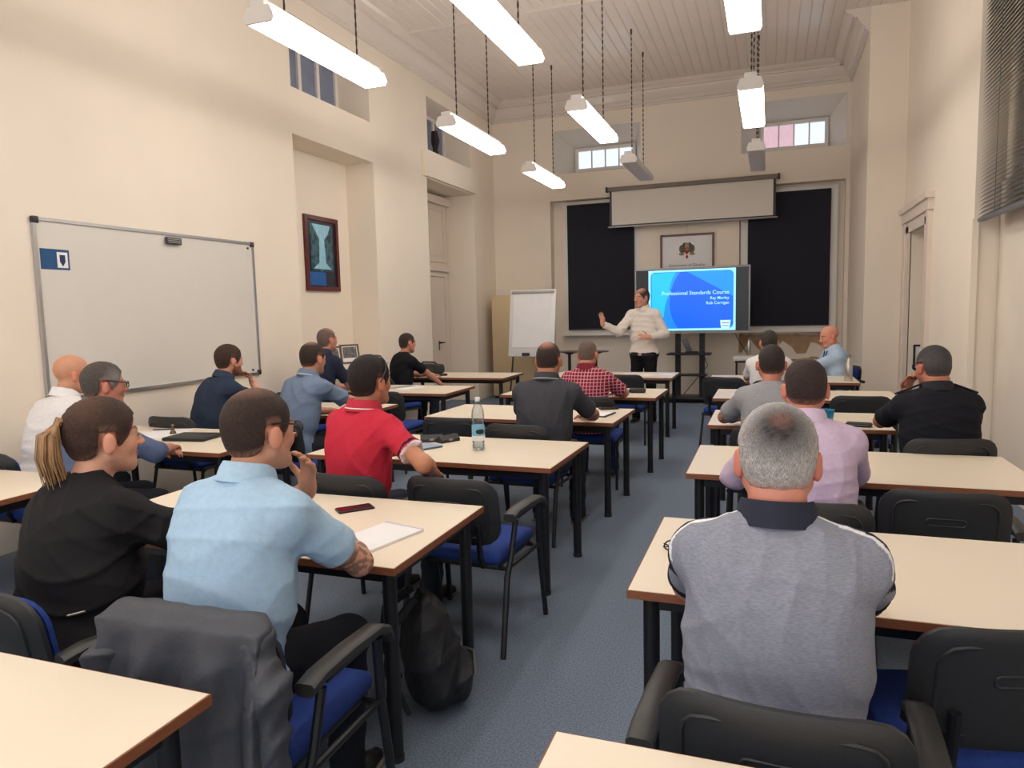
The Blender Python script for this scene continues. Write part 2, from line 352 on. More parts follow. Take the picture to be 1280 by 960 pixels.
# ---------------------------------------------------------------- chairs
def shell(mb, w, z0, z1, r, depth, thick, curve, tilt, nx=14):
    """rounded rectangular curved backrest plate; y grows to the front"""
    zs = [z0, z0+r*.1, z0+r*.35, z0+r*.7, z0+r, (z0+z1)/2, z1-r, z1-r*.7, z1-r*.35, z1-r*.1, z1]; A = []; B = []
    for z in zs:
        e = 0
        if z < z0+r: e = r-math.sqrt(max(r*r-(z0+r-z)**2, 0))
        if z > z1-r: e = r-math.sqrt(max(r*r-(z-z1+r)**2, 0))
        h = w/2-e
        for i in range(nx+1):
            x = -h+2*h*i/nx; y = depth+curve*(x/(w/2))**2-tilt*(z-z0)
            ed = min(1, min(h-abs(x), z1-z, z-z0)/.02); q = thick/2*(.45+.55*math.sqrt(max(ed, 0)))
            A.append((x, y-q, z)); B.append((x, y+q, z))
    n = len(zs); k = nx+1; f = []
    for j in range(n-1):
        for i in range(nx):
            a = j*k+i; f.append((a, a+1, a+k+1, a+k)); o = n*k; f.append((o+a, o+a+k, o+a+k+1, o+a+1))
    o = n*k; edge = [i for i in range(k)]+[j*k+nx for j in range(1, n)]+[(n-1)*k+i for i in range(nx-1, -1, -1)]+[j*k for j in range(n-2, 0, -1)]
    for i in range(len(edge)): a, b = edge[i], edge[(i+1) % len(edge)]; f.append((b, a, o+a, o+b))
    return mb.add(A+B, f, True)
def make_chair(arms):
    t = bpy.data.objects.new('conference_chair', None); COL.objects.link(t)
    m = MB(); m.rbox((0, .01, .445), (.47, .46, .065), .028, seg=3); st = m.build('seat', BLUEF, t)
    m = MB(); m.rbox((0, .01, .405), (.44, .43, .03), .012); m.build('seat_pan', BLACKP, st)
    m = MB(); shell(m, .48, .51, .835, .085, -.235, .03, .045, .16); bk = m.build('backrest', BLACKP, t)
    m = MB(); shell(m, .44, .535, .815, .075, -.213, .03, .045, .16); m.build('back_cushion', BLUEF, bk)
    m = MB(); P = []                                      # raised outline on the rear shell and the grip slot
    def yb(x, z): return -.235+.045*(x/.24)**2-.16*(z-.51)-.016
    def path(w, z0, z1, r):
        q = []
        for cx, cz, a0 in ((w-r, z1-r, 0), (-w+r, z1-r, 90), (-w+r, z0+r, 180), (w-r, z0+r, 270)):
            for k in range(4): a = math.radians(a0+30*k); x, z = cx+r*math.cos(a), cz+r*math.sin(a); q.append((x, yb(x, z), z))
        return q+[q[0]]
    m.tube(path(.19, .55, .79, .05), .006, 6); m.tube(path(.07, .69, .72, .012), .004, 6); m.build('rear_moulding', BLACKP, bk)
    for s in (-1, 1):
        m = MB(); m.tube([(s*.15, -.1, .40), (s*.15, -.22, .41), (s*.15, -.245, .46), (s*.15, -.265, .62)], .014, 8); m.build('back_bracket', BLACKM, t)
        if arms:
            m = MB(); m.tube([(s*.285, .25, 0), (s*.275, .2, .4), (s*.285, .17, .62)], [.014, .016, .016], 8); m.build('leg', BLACKM, t)
            m = MB(); m.tube([(s*.27, -.28, 0), (s*.265, -.2, .36), (s*.27, -.16, .45), (s*.285, -.13, .62)], [.014, .016, .014, .014], 8); m.build('leg', BLACKM, t)
            m = MB()
            for i, (y, z) in enumerate([(-.2, .668), (-.08, .668), (.06, .662), (.18, .645), (.225, .615)]): pass
            pts = [(-.21, .655), (-.15, .668), (0, .668), (.15, .658), (.21, .632), (.225, .60)]
            v = []; f = []
            for y, z in pts:
                for x, dz in ((-.03, -.012), (-.03, .006), (-.02, .014), (.02, .014), (.03, .006), (.03, -.012), (.018, -.022), (-.018, -.022)): v.append((s*.288+x, y, z+dz))
            for i in range(len(pts)-1):
                for k in range(8): f.append((i*8+k, i*8+(k+1) % 8, i*8+8+(k+1) % 8, i*8+8+k))
            f += [tuple(range(8)), tuple(range(len(v)-8, len(v)))[::-1]]; m.add(v, f, True); am = m.build('armrest', ARMP, t)
            m = MB(); m.rbox((s*.287, .03, .635), (.022, .3, .022), .005); m.build('arm_bar', BLACKM, am)
        else:
            m = MB(); m.tube([(s*.255, .25, 0), (s*.24, .2, .42)], .013, 8); m.build('leg', BLACKM, t)
            m = MB(); m.tube([(s*.255, -.27, 0), (s*.24, -.18, .42)], .013, 8); m.build('leg', BLACKM, t)
        m = MB(); m.tube([(s*.262 if arms else s*.24, -.19, .40), (s*.272 if arms else s*.24, .2, .40)], .012, 8); m.build('side_rail', BLACKM, t)
    for y in (-.18, .19): m = MB(); m.tube([(-.26, y, .395), (.26, y, .395)], .012, 8); m.build('cross_rail', BLACKM, t)
    return t
CH = {}
def chair(x, y, deg, arms, label):
    if arms not in CH: o = CH[arms] = make_chair(arms)
    else: o = copy_tree(CH[arms])
    o.location = (x, y, 0); o.rotation_euler = (0, 0, math.radians(deg)); return tag(o, label, 'chair', 'conference chairs')
CB = 'black shell chair with blue seat '
chair(-1.40, 1.64, 2, True, CB+'under the draped grey jacket')
chair(-2.09, 1.64, -15, True, CB+'of the woman with ponytail')
chair(-1.95, 3.18, -3, False, CB+'of the man in red polo')
chair(-1.40, 3.24, -3, True, CB+'and arms, empty, beside the man in red')
chair(-2.22, 5.0, 2, False, CB+'empty, beside the man in charcoal tee')
chair(-1.62, 4.80, -3, True, CB+'and arms, of the man in charcoal tee')
chair(-1.52, 6.42, 0, False, CB+'of the man in red checked shirt')
chair(-1.62, 8.55, 0, False, CB+'empty, tucked under the table with papers')
chair(-4.45, 3.15, 0, False, CB+'of the bald man in white')
chair(-3.72, 3.15, -15, False, CB+'of the man with glasses and blue shirt')
chair(-4.5, 4.62, 0, False, CB+'of the bearded man in navy')
chair(-3.55, 4.68, 0, False, CB+'of the man in grey blue shirt')
chair(-3.68, 6.52, 0, False, CB+'empty, beside the framed photo shelf')
chair(-4.58, 6.30, 0, False, CB+'of the tall man in dark navy')
chair(-4.50, 8.02, -20, False, CB+'of the man in black tee')
chair(.04, 1.66, -3, True, CB+'and arms, of the grey haired man')
chair(.50, 2.17, 16, False, CB+'tucked in askew beside the grey haired man')
chair(.15, 3.22, 0, False, CB+'of the man in lilac shirt')
chair(.68, 3.52, 0, True, CB+'and arms, empty, beside the man in lilac')
chair(0, 4.98, 0, False, CB+'of the man in grey tee')
chair(.93, 4.80, 8, False, CB+'of the uniformed officer')
chair(.72, 6.78, 0, False, CB+'empty, in front of the officer')
chair(-.42, 8.34, -14, False, CB+'empty, beside the man in white shirt')
chair(.06, 8.02, 0, False, CB+'of the man in plain white shirt')
chair(.72, 9.62, 130, True, CB+'of the bald man in pale blue')

# ---------------------------------------------------------------- things on the walls
def framed(name, label, cat, loc, rz, w, h, fw, fmat, pmat):
    t = thing(name, label, cat, loc, rz)
    rect_frame(MB(), 'y', -.03, -w/2, w/2, 0, h, fw, .03).build('frame', fmat, t)
    m = MB(); m.box((-w/2+fw, -.012, fw), (w/2-fw, -.006, h-fw)); m.build('picture', pmat, t); return t
FRM = mat('mahogany_frame', (92, 34, 28), .35, .15, 12)
def grad_mat(name, cols, scale=3, rough=.3):
    m = mat(name, (128, 128, 128), rough, 0); nt = m.node_tree; b = nt.nodes['Principled BSDF']
    nz = [n for n in nt.nodes if n.type == 'TEX_NOISE'][0]; nz.inputs['Scale'].default_value = scale
    r = nt.nodes.new('ShaderNodeValToRGB'); el = r.color_ramp.elements
    el[0].position, el[1].position = .3, .7; el[0].color, el[1].color = lin(cols[0]), lin(cols[-1])
    for i, c in enumerate(cols[1:-1]): e = el.new(.3+.4*(i+1)/(len(cols)-1)); e.color = lin(c)
    nt.links.new(nz.outputs[0], r.inputs[0]); nt.links.new(r.outputs[0], b.inputs['Base Color']); return m
wbd = thing('whiteboard', 'large white dry erase board with aluminium frame on the wall', 'whiteboard', (XL, 3.74, 1.03))
m = MB(); m.box((0, 0, 0), (.018, 2.31, 1.32)); m.build('panel', mat('board_enamel', (222, 216, 208), .2, .01), wbd)
rect_frame(MB(), 'x', 0, -.012, 2.322, -.012, 1.332, .024, .03).build('frame', ALU, wbd)
for y in (-.016, 2.276):
    for z in (-.016, 1.286): m = MB(); m.rbox((.018, y+.025, z+.025), (.036, .05, .05), .008); m.build('corner_cap', BLACKP, wbd)
m = MB(); m.box((.018, .03, .96), (.0195, .26, 1.11)); st = m.build('sticker', mat('sticker_blue', (24, 78, 128), .4, .1), wbd)
m = MB(); m.box((.0195, .16, .975), (.0205, .245, 1.09)); m.build('sticker_emblem_field', PAPER, st)
m = MB(); m.prism([(.18, 1.07), (.225, 1.07), (.225, 1.02), (.2025, .985), (.18, 1.02)], (.0205, 0, 0), (0, 1, 0), (0, 0, 1), (1, 0, 0), .0008); m.build('sticker_shield', mat('shield_navy', (30, 50, 90), .5, .1), st)
er = thing('board_eraser', 'small dark eraser stuck at the top of the whiteboard', 'eraser', (XL+.0305, 5.0, 2.29))
m = MB(); m.rbox((.012, 0, 0), (.024, .17, .06), .006); m.build('body', mat('eraser_grey', (62, 60, 60), .6), er)
for z in (-.015, .0, .015): m = MB(); m.box((.024, -.07, z-.003), (.0255, .07, z+.003)); m.build('groove_strip', ALU, er)
for i, (yy, zz) in enumerate([(5.98, 2.3), (5.45, 1.06), (5.95, 1.07)]):
    m = MB(); m.tube([(XL+.018, yy, zz), (XL+.028, yy, zz)], .011, 10); m.build('magnet', BLACKP, wbd).matrix_parent_inverse = Matrix.Translation(-Vector(wbd.location))
# waterfall picture in the recess
wp = thing('framed_picture', 'dark red framed blue waterfall picture hanging in the wall recess', 'picture', (XL-.43, 7.9, 1.92))
rect_frame(MB(), 'x', 0, -.36, .36, 0, .94, .055, .035).build('frame', FRM, wp)
m = MB(); m.box((.005, -.31, .05), (.015, .31, .89)); m.build('mount', mat('navy_mount', (22, 30, 44), .3, .1), wp)
m = MB(); m.box((.015, -.24, .25), (.018, .24, .84)); m.build('cliff', grad_mat('cliff_print', [(14, 26, 34), (30, 60, 72), (70, 110, 120), (22, 44, 54)], 9), wp)
WF = mat('water_print', (150, 200, 224), .3, .25, 24, stretch=(1, 4, .6))
m = MB(); m.prism([(-.2, .84), (.2, .84), (.13, .72), (.06, .66), (-.06, .66), (-.12, .74)], (.018, 0, 0), (0, 1, 0), (0, 0, 1), (1, 0, 0), .001); m.build('upper_fall', WF, wp)
m = MB(); m.prism([(-.055, .66), (.055, .66), (.075, .36), (.2, .28), (-.2, .28), (-.07, .36)], (.018, 0, 0), (0, 1, 0), (0, 0, 1), (1, 0, 0), .001); m.build('lower_fall', WF, wp)
m = MB(); m.box((.015, -.29, .07), (.018, .06, .24)); m.build('caption_panel', mat('caption_blue', (34, 92, 160), .3, .15, 30), wp)
# cupboard and photo frames in the recess
cb = thing('low_cupboard', 'low white topped cupboard standing in the wall recess', 'cupboard', (-5.13, 7.7, 0))
m = MB(); m.rbox((0, 0, .965), (.6, 1.6, .035), .008); m.build('top', WHITE, cb)
m = MB(); m.box((-.28, -.78, .06), (.26, .78, .95)); m.build('body', mat('cupboard_grey', (150, 140, 126), .6, .04), cb)
for y in (-.39, .39):
    m = MB(); m.rbox((.27, y, .5), (.018, .75, .84), .004); dd = m.build('door', mat('cupboard_door', (168, 156, 140), .55, .04), cb)
    m = MB(); m.rbox((.285, y*.15, .55), (.015, .02, .12), .005); m.build('handle', GREYM, dd)
m = MB(); m.box((-.26, -.76, 0), (.22, .76, .06)); m.build('plinth', BLACKP, cb)
PH = grad_mat('black_white_photo', [(30, 28, 28), (120, 116, 112), (60, 58, 56), (220, 216, 210)], 14)
GLD = mat('gilt_frame', (96, 78, 50), .35, .25, 30)
for x, y, w, lab in ((-5.0, 7.42, .24, 'black framed photograph leaning on the cupboard, beside the gilt one'), (-5.08, 7.93, .26, 'gilt framed group photograph standing on the cupboard')):
    t = thing('photo_frame', lab, 'photo frame', (x, y, .983), math.radians(58)); R = Matrix.Rotation(math.radians(-12), 4, 'X')
    for nm, mm, mt in (('frame', rect_frame(MB(), 'y', -.012, -w/2, w/2, 0, .25, .022, .022), GLD if 'gilt' in lab else BLACKM), ('mount', MB().box((-w/2+.02, -.004, .02), (w/2-.02, .0, .23)), PAPER), ('photograph', MB().box((-w/2+.035, -.006, .075), (w/2-.035, -.004, .215)), PH), ('easel_back', MB().box((-.03, .01, 0.005), (.03, .016, .2)), BLACKM)):
        o = mm.build(nm, mt, t); o.data.transform(R)
# projector screen
ps_ = thing('projector_screen', 'partly lowered white projection screen with black borders', 'projector screen', (-1.335, 12.86, 3.06))
m = MB(); m.rbox((0, 0, .66), (2.86, .09, .075), .02); cs = m.build('casing', mat('screen_case', (120, 108, 98), .45, .05), ps_)
for x in (-1.44, 1.44): m = MB(); m.rbox((x, 0, .66), (.04, .1, .09), .01); m.build('end_cap', BLACKP, cs)
m = MB(); m.box((-1.36, -.003, .03), (1.36, .003, .63)); m.build('fabric', mat('screen_fabric', (222, 214, 204), .8, .01), ps_)
for x in (-1.375, 1.375): m = MB(); m.box((x-.02, -.004, .02), (x+.02, .004, .63)); m.build('border', BLACKM, ps_)
m = MB(); m.box((-1.39, -.004, .012), (1.39, .004, .035)); m.build('border', BLACKM, ps_)
m = MB(); m.rbox((0, 0, 0), (2.86, .03, .028), .008); m.build('bottom_bar', GREYM, ps_)
m = MB(); m.tube([(.05, 0, -.01), (.05, 0, -.08)], .004, 6); m.tube([(.0, 0, -.08), (.1, 0, -.08)], .006, 6); m.build('pull_handle', WHITE, ps_)
for x in (-1.2, 1.2): m = MB(); m.box((x-.02, 0, .64), (x+.02, .135, .68)); m.build('bracket', BLACKM, ps_)
# coat of arms certificate
ca = framed('framed_crest', 'dark framed certificate with a coat of arms above the television', 'picture', (-1.40, YB+.08, 2.16), 0, .93, .73, .035, FRM, PAPER)
def flat(name, poly, m, par, z=-.0135): MB().prism(poly, (0, z, 0), (1, 0, 0), (0, 0, 1), (0, -1, 0), .0015).build(name, m, par)
def circ(cx, cz, rx, rz, n=14): return [(cx+rx*math.cos(2*math.pi*i/n), cz+rz*math.sin(2*math.pi*i/n)) for i in range(n)]
RED_ = mat('crest_red', (150, 44, 40), .6); GOLD_ = mat('crest_gold', (168, 134, 84), .6, .2, 30); BLUE_ = mat('crest_blue', (70, 88, 122), .6); GRN = mat('crest_green', (92, 92, 74), .6, .2, 40)
for s in (-1, 1):
    flat('mantling', circ(s*.08, .47, .055, .075), GRN, ca); flat('scroll', circ(s*.09, .38, .05, .025), GOLD_, ca); flat('plume', circ(s*.045, .545, .03, .035), BLUE_, ca)
flat('helmet', circ(0, .53, .035, .05), GOLD_, ca, -.0145)
flat('shield', [(-.045, .49), (.045, .49), (.045, .42), (0, .365), (-.045, .42)], RED_, ca, -.015); flat('shield_castle', [(-.03, .475), (.03, .475), (.03, .44), (-.03, .44)], GOLD_, ca, -.0168)
flat('key', circ(0, .33, .022, .03), RED_, ca)
text_mesh('Government of Gibraltar', .062, mat('ink', (60, 52, 50), .7), 'lettering', ca, (0, -.0135, .165), (1, 0, 0), (0, 0, 1), (0, -1, 0), 'CENTER')
m = MB(); m.tube([(0, -.02, .72), (0, -.005, .9)], .003, 6); m.build('hanging_cord', GREYM, ca)
# television on its stand
tv = thing('television', 'large wall screen showing a blue presentation title slide', 'television', (-1.245, 12.24, 1.17))
m = MB(); m.rbox((0, .045, .545), (1.87, .08, 1.1), .012); m.build('bezel', mat('tv_bezel', (176, 174, 176), .4, .03), tv)
m = MB(); m.box((-.91, .003, .035), (.91, .008, 1.065)); m.build('screen', mat('tv_black', (20, 20, 24), .15, .02), tv)
SX0, SX1, SZ0, SZ1 = -.70, .71, .045, 1.055
m = MB(); m.box((SX0, .001, SZ0), (SX1, .004, SZ1)); m.build('slide_border', emit('slide_cyan', (150, 222, 250), 1.0), tv)
def rrect(x0, x1, z0, z1, r, n=6):
    q = []
    for cx, cz, a0 in ((x1-r, z1-r, 0), (x0+r, z1-r, 90), (x0+r, z0+r, 180), (x1-r, z0+r, 270)):
        for k in range(n+1): a = math.radians(a0+90*k/n); q.append((cx+r*math.cos(a), cz+r*math.sin(a)))
    return q
bx0, bx1, bz0, bz1 = SX0+.035, SX1-.035, SZ0+.035, SZ1-.03
flat('slide_field', rrect(bx0, bx1, bz0, bz1, .07), emit('slide_blue', (16, 128, 246), 1.0), tv, .0005)
def clip_arc(cx, cz, r, a0, a1, n, tail): return [(min(max(cx+r*math.cos(math.radians(a0+(a1-a0)*i/n)), bx0+.005), bx1-.005), min(max(cz+r*math.sin(math.radians(a0+(a1-a0)*i/n)), bz0+.005), bz1-.005)) for i in range(n+1)]+tail
flat('slide_light_corner', [(bx0+.02, bz1-.02), (bx0+.5, bz1-.004)]+[(bx0+.5-.28*math.sin(i/8*1.57), bz1-.004-.75*(i/8)) for i in range(1, 9)]+[(bx0+.02, bz0+.3)], emit('slide_sky', (24, 178, 252), 1.0), tv, -.0012)
flat('slide_mid_swoosh', clip_arc(.42, .62, .78, 95, 262, 22, [(bx1-.07, bz0+.006), (bx1-.01, bz0+.07), (bx1-.005, bz1-.1), (bx1-.06, bz1-.006)]), emit('slide_mid', (22, 138, 250), 1.0), tv, -.003)
flat('slide_dark_swoosh', clip_arc(.45, .52, .80, 130, 246, 20, [(bx1-.07, bz0+.006), (bx1-.01, bz0+.07), (bx1-.005, .60)]), emit('slide_deep', (12, 92, 222), 1.0), tv, -.0045)
LT = emit('slide_text', (150, 214, 255), 1.0)
for s_, sz, zz in (('Professional Standards Course', .088, .64), ('Ray Morley', .066, .555), ('Rob Corrigan', .066, .475)):
    text_mesh(s_, sz, LT, 'slide_lettering', tv, (.61, -.0065, zz), (1, 0, 0), (0, 0, 1), (0, -1, 0), 'RIGHT', .0005, .001)
flat('slide_badge', [(.47, .21), (.635, .21), (.62, .1), (.6, .07), (.5, .07), (.48, .1)], emit('slide_badge', (190, 226, 252), 1.0), tv, -.0065)
for zz in (.17, .125): flat('badge_line', [(.495, zz), (.61, zz), (.61, zz-.012), (.495, zz-.012)], emit('badge_ink', (40, 90, 160), 1.0), tv, -.0082)
flat('corner_icon', [(bx0, bz0), (bx0+.07, bz0), (bx0+.07, bz0+.07), (bx0, bz0+.07)], emit('slide_badge', 0, 0), tv, -.0065)
sd = thing('television_stand', 'black metal television stand with two shelves', 'stand', (-1.28, 12.45, 0))
for x in (-.2, .2): m = MB(); m.box((x-.045, -.04, .06), (x+.045, .04, 1.9)); m.build('upright', BLACKM, sd)
m = MB(); m.rbox((0, -.12, .82), (.72, .36, .03), .01); m.build('shelf', BLACKM, sd)
m = MB(); m.rbox((0, -.08, .46), (.58, .26, .03), .01); m.build('shelf', BLACKM, sd)
m = MB(); m.rbox((0, -.06, .075), (.9, .5, .05), .015); m.build('base', BLACKM, sd)
for x in (-.4, .4): m = MB(); m.tube([(x, -.24, .03), (x+.03, -.24, .03)], .03, 10); m.build('castor', BLACKP, sd)
m = MB(); m.rbox((0, -.09, 1.5), (.6, .03, .5), .01); m.build('mount_plate', BLACKM, sd)
dv = thing('desk_phone', 'grey tilted conference unit on the television stand shelf', 'device', (-1.3, 12.3, .836))
m = MB(); m.rbox((.06, 0, .015), (.2, .16, .03), .008); m.build('base', BLACKP, dv)
m = MB(); m.rbox((-.02, .02, .13), (.09, .05, .24), .01, Matrix.Rotation(math.radians(-25), 3, 'Y')); m.build('handset', mat('device_grey', (92, 96, 102), .4), dv)
for lab, pts in (('thin black cable hanging below the screen edge beside the presenter', [(-1.95, 12.3, 1.17), (-1.95, 12.32, .8), (-1.98, 12.4, .4), (-2.0, 12.5, .01)]), ('thin black cable running from the screen corner to the wall', [(-.55, 12.3, 1.17), (-.45, 12.6, .95), (-.35, 12.95, .75), (-.33, 13.2, .5)]), ('thin black cable looping down beside the stand uprights', [(-1.05, 12.4, .8), (-1.0, 12.55, .6), (-1.2, 12.6, .35), (-1.4, 12.6, .1)])):
    m = MB(); m.tube(pts, .007, 6); tag(m.build('cable', BLACKM), lab, 'cable', 'screen cables')
# flip chart, tall cupboard, smoked table, side stand
fc = thing('flip_chart', 'white flip chart pad on a tripod easel', 'flip chart', (-3.72, 11.2, 0))
Rf = Matrix.Rotation(math.radians(-10), 4, 'X')
def tilt(o, z): o.data.transform(Matrix.Translation((0, 0, z)) @ Rf @ Matrix.Translation((0, 0, -z)))
m = MB(); m.rbox((0, 0, 1.41), (.80, .03, 1.12), .02); o = m.build('board', mat('flip_board', (232, 230, 228), .3, .01), fc); tilt(o, .85)
m = MB(); m.box((-.33, -.024, 1.0), (.33, -.016, 1.9)); o = m.build('paper_pad', PAPER, fc); tilt(o, .85)
m = MB(); m.rbox((0, -.025, 1.93), (.74, .03, .045), .01); o = m.build('clamp_bar', mat('clamp_grey', (170, 168, 166), .4), fc); tilt(o, .85)
m = MB(); m.rbox((-.08, -.04, .885), (.13, .04, .05), .01); o = m.build('pen_tray', BLACKP, fc); tilt(o, .85)
for a, b in (((-.3, .06, 1.2), (-.36, -.12, 0)), ((.3, .06, 1.2), (.36, -.12, 0)), ((0, .12, 1.6), (0, .62, 0))): m = MB(); m.tube([a, b], .014, 8); m.build('leg', BLACKM, fc)
tc_ = thing('tall_cupboard', 'tall beige cupboard standing in the corner behind the flip chart', 'cupboard', (-4.43, 12.55, 0))
BEI = mat('beige_laminate', (214, 190, 150), .5, .03, 2)
m = MB(); m.box((-.4, -.24, .05), (.4, .24, 1.9)); m.build('body', BEI, tc_)
for s in (-1, 1):
    m = MB(); m.rbox((s*.2, -.25, .98), (.39, .02, 1.82), .004); dd = m.build('door', BEI, tc_); m = MB(); m.rbox((s*.03, -.268, 1.0), (.015, .018, .12), .004); m.build('handle', GREYM, dd)
m = MB(); m.box((-.39, -.22, 0), (.39, .22, .05)); m.build('plinth', BLACKP, tc_)
gt = thing('smoked_table', 'oval smoked glass table on two black pedestals', 'table', (-2.87, 11.3, 0))
m = MB(); m.lathe([(.43, 0), (.435, .006), (.43, .012)], (0, 0, 0), 36); o = m.build('top', glass('smoked_glass', (90, 92, 92), .75), gt); o.data.transform(Matrix.Diagonal((1, .6, 1, 1))); o.location = (0, 0, .92)
for x in (-.22, .22):
    m = MB(); m.tube([(x, 0, .02), (x, 0, .92)], [.03, .025], 12); m.build('pedestal', BLACKM, gt)
    m = MB(); m.lathe([(.16, 0), (.16, .012), (.04, .035)], (x, 0, 0), 24); m.build('foot', BLACKM, gt)
    m = MB(); m.lathe([(.04, .88), (.12, .915), (.12, .92)], (x, 0, 0), 20); m.build('bracket', BLACKM, gt)
ss = thing('side_stand', 'small white topped stand below the window sill', 'stand', (-.35, 12.4, 0))
m = MB(); m.rbox((0, 0, .745), (.44, .34, .08), .015); m.build('top_tray', WHITE, ss)
m = MB(); m.rbox((0, 0, .69), (.38, .3, .03), .008); m.build('frame', BLACKM, ss)
for x in (-.17, .17):
    for y in (-.12, .12): m = MB(); m.tube([(x, y, 0), (x, y, .69)], .012, 8); m.build('leg', BLACKM, ss)
def steel_bottle(loc, label, h=.25, r=.034):
    t = thing('steel_bottle', label, 'bottle', loc)
    m = MB(); m.lathe([(r*.95, 0), (r, .005), (r, h*.62), (r*.55, h*.78), (r*.5, h*.86)]); m.build('body', STEEL, t)
    m = MB(); m.lathe([(r*.55, h*.86), (r*.58, h*.98), (r*.4, h)]); m.build('cap', GREYM, t)
steel_bottle((-.33, 12.38, .785), 'brushed steel flask on the small stand below the window', .3)
steel_bottle((.82, 8.66, .745), 'brushed steel flask on the table of the bald man in pale blue', .30, .042)
sk = thing('wall_socket', 'white wall socket low in the corner with a plug', 'socket', (-4.92, 12.99, .38))
m = MB(); m.rbox((0, 0, 0), (.1, .016, .1), .006); m.build('plate', WHITE, sk); m = MB(); m.rbox((0, -.025, -.01), (.04, .04, .04), .008); m.build('plug', BLACKP, sk)
fn = framed('framed_notice', 'small dark framed notice inside the doorway reveal', 'picture', (1.83, 10.3, .74), 0, .22, .32, .02, BLACKM, PAPER)

# ---------------------------------------------------------------- small things on the tables
ZT = .7452
def slab(name, label, cat, x, y, w, d, h, rz, m, part='body', r=.004, group=None):
    t = thing(name, label, cat, (x, y, ZT), math.radians(rz), group); MB().rbox((0, 0, h/2), (w, d, h), r).build(part, m, t); return t
bt = thing('water_bottle', 'clear plastic water bottle with blue label on the table', 'bottle', (-1.71, 4.07, ZT))
PET = glass('clear_plastic', (236, 242, 246), .86)
m = MB(); m.lathe([(.030, 0), (.038, .006), (.039, .03), (.036, .04), (.039, .05), (.039, .16), (.034, .172), (.039, .184), (.040, .215), (.036, .25), (.022, .285), (.0135, .298), (.0135, .312)], seg=28); m.build('body', PET, bt)
m = MB(); m.lathe([(.035, .012), (.035, .12)], seg=24); m.build('water', PET, bt)
LAB = mat('label_blue', (120, 186, 214), .4, .12, 30)
m = MB(); m.lathe([(.0395, .075), (.0400, .078), (.0400, .152), (.0395, .155)], seg=28); lb = m.build('label', LAB, bt)
m = MB(); m.lathe([(.0402, .06), (.0404, .062), (.0404, .09), (.0402, .092)], seg=28); m.build('label_lower', PAPER, lb)
em = MB(); em.add([(.0412*math.cos(a-.85), .0412*math.sin(a-.85), .118+z*math.sqrt(max(0, 1-(a/.75)**2))) for a in [i*.75/6 for i in range(-6, 7)] for z in (-.016, .016)], [(2*i, 2*i+2, 2*i+3, 2*i+1) for i in range(12)], True); em.build('label_emblem', mat('label_dark', (40, 44, 54), .4), lb)
m = MB(); m.lathe([(.0155, .306), (.016, .308), (.016, .326), (.014, .330)], seg=20); m.build('cap', mat('cap_white', (226, 232, 236), .4), bt)
CASE = mat('case_black', (34, 34, 36), .5, .1, 20, .2, 200)
def wedge(x, y, rz, label):
    t = thing('glasses_case', label, 'case', (x, y, ZT), math.radians(rz), 'cases by the red polo man')
    m = MB(); m.prism([(-.035, 0), (.035, 0), (.035, .02), (.0, .048), (-.035, .02)], (0, -.075, 0), (1, 0, 0), (0, 0, 1), (0, 1, 0), .15); m.build('body', CASE, t)
    m = MB(); m.rbox((.036, 0, .018), (.004, .03, .012), .001); m.build('clasp', GREYM, t)
wedge(-2.13, 4.26, -62, 'black wedge case on the bottle table, touching the notebook side')
wedge(-2.02, 4.28, -28, 'black wedge case on the bottle table, nearer to the water bottle')
nb = slab('notebook', 'slim blue grey notebook on the bottle table', 'notebook', -2.08, 4.03, .15, .21, .012, -30, mat('notebook_cover', (84, 104, 128), .5), 'cover')
MB().box((-.072, -.102, .012), (.072, .102, .0135)).build('label_page', mat('page_grey', (150, 166, 186), .6), nb)
np_ = slab('notepad', 'white writing pad of blank sheets on the table beside the tattooed arm', 'notepad', -1.41, 2.34, .20, .29, .010, -14, PAPER, 'sheets', .001)
MB().box((-.1, .135, .0105), (.1, .145, .0125)).build('binding', mat('binding_grey', (210, 206, 214), .6), np_)
ph = slab('smartphone', 'dark red smartphone lying near the white writing pad', 'phone', -1.72, 2.66, .078, .16, .010, -42, mat('phone_case', (40, 22, 24), .4), 'case')
MB().box((-.034, -.074, .0101), (.034, .074, .0108)).build('screen', mat('phone_screen', (76, 18, 26), .12), ph)
fo = slab('folder', 'black zipped folder lying on papers near the whiteboard', 'folder', -3.90, 3.99, .34, .25, .026, 8, CASE, 'cover', .012)
MB().tube([(-.16, -.115, .013), (.16, -.115, .013), (.16, .115, .013)], .003, 6).build('zip', GREYM, fo)
pp = thing('paper_sheet', 'loose white printed sheets beside the black folder', 'paper', (-4.3, 4.1, ZT), .3); MB().box((-.15, -.21, 0), (.15, .21, .002)).build('sheet', PAPER, pp); MB().box((-.36, -.15, 0), (-.16, .14, .0015)).build('sheet', PAPER, pp)
m = MB(); m.tube([(-4.5, 4.2, ZT+.007), (-4.36, 4.27, ZT+.007)], .005, 8); tag(m.build('pen', mat('pen_blue', (30, 44, 80), .4)), 'slim dark pen on the loose printed sheets', 'pen')
t = thing('desk_bell', 'tiny brass and black stamp on the loose sheets', 'stamp', (-4.22, 4.12, ZT+.002)); MB().lathe([(.022, 0), (.022, .012), (.008, .03), (.006, .05), (.013, .062), (.006, .072)], seg=14).build('body', mat('brass', (120, 96, 60), .35, metal=.6), t); MB().lathe([(.024, 0), (.024, .005)], seg=14).build('base', BLACKM, t)
t = slab('tablet', 'black framed tablet with white page beside the charcoal tee man', 'tablet', -1.30, 5.66, .19, .26, .010, -8, BLACKP, 'case', .004); MB().box((-.08, -.115, .0101), (.08, .115, .011)).build('page', PAPER, t)
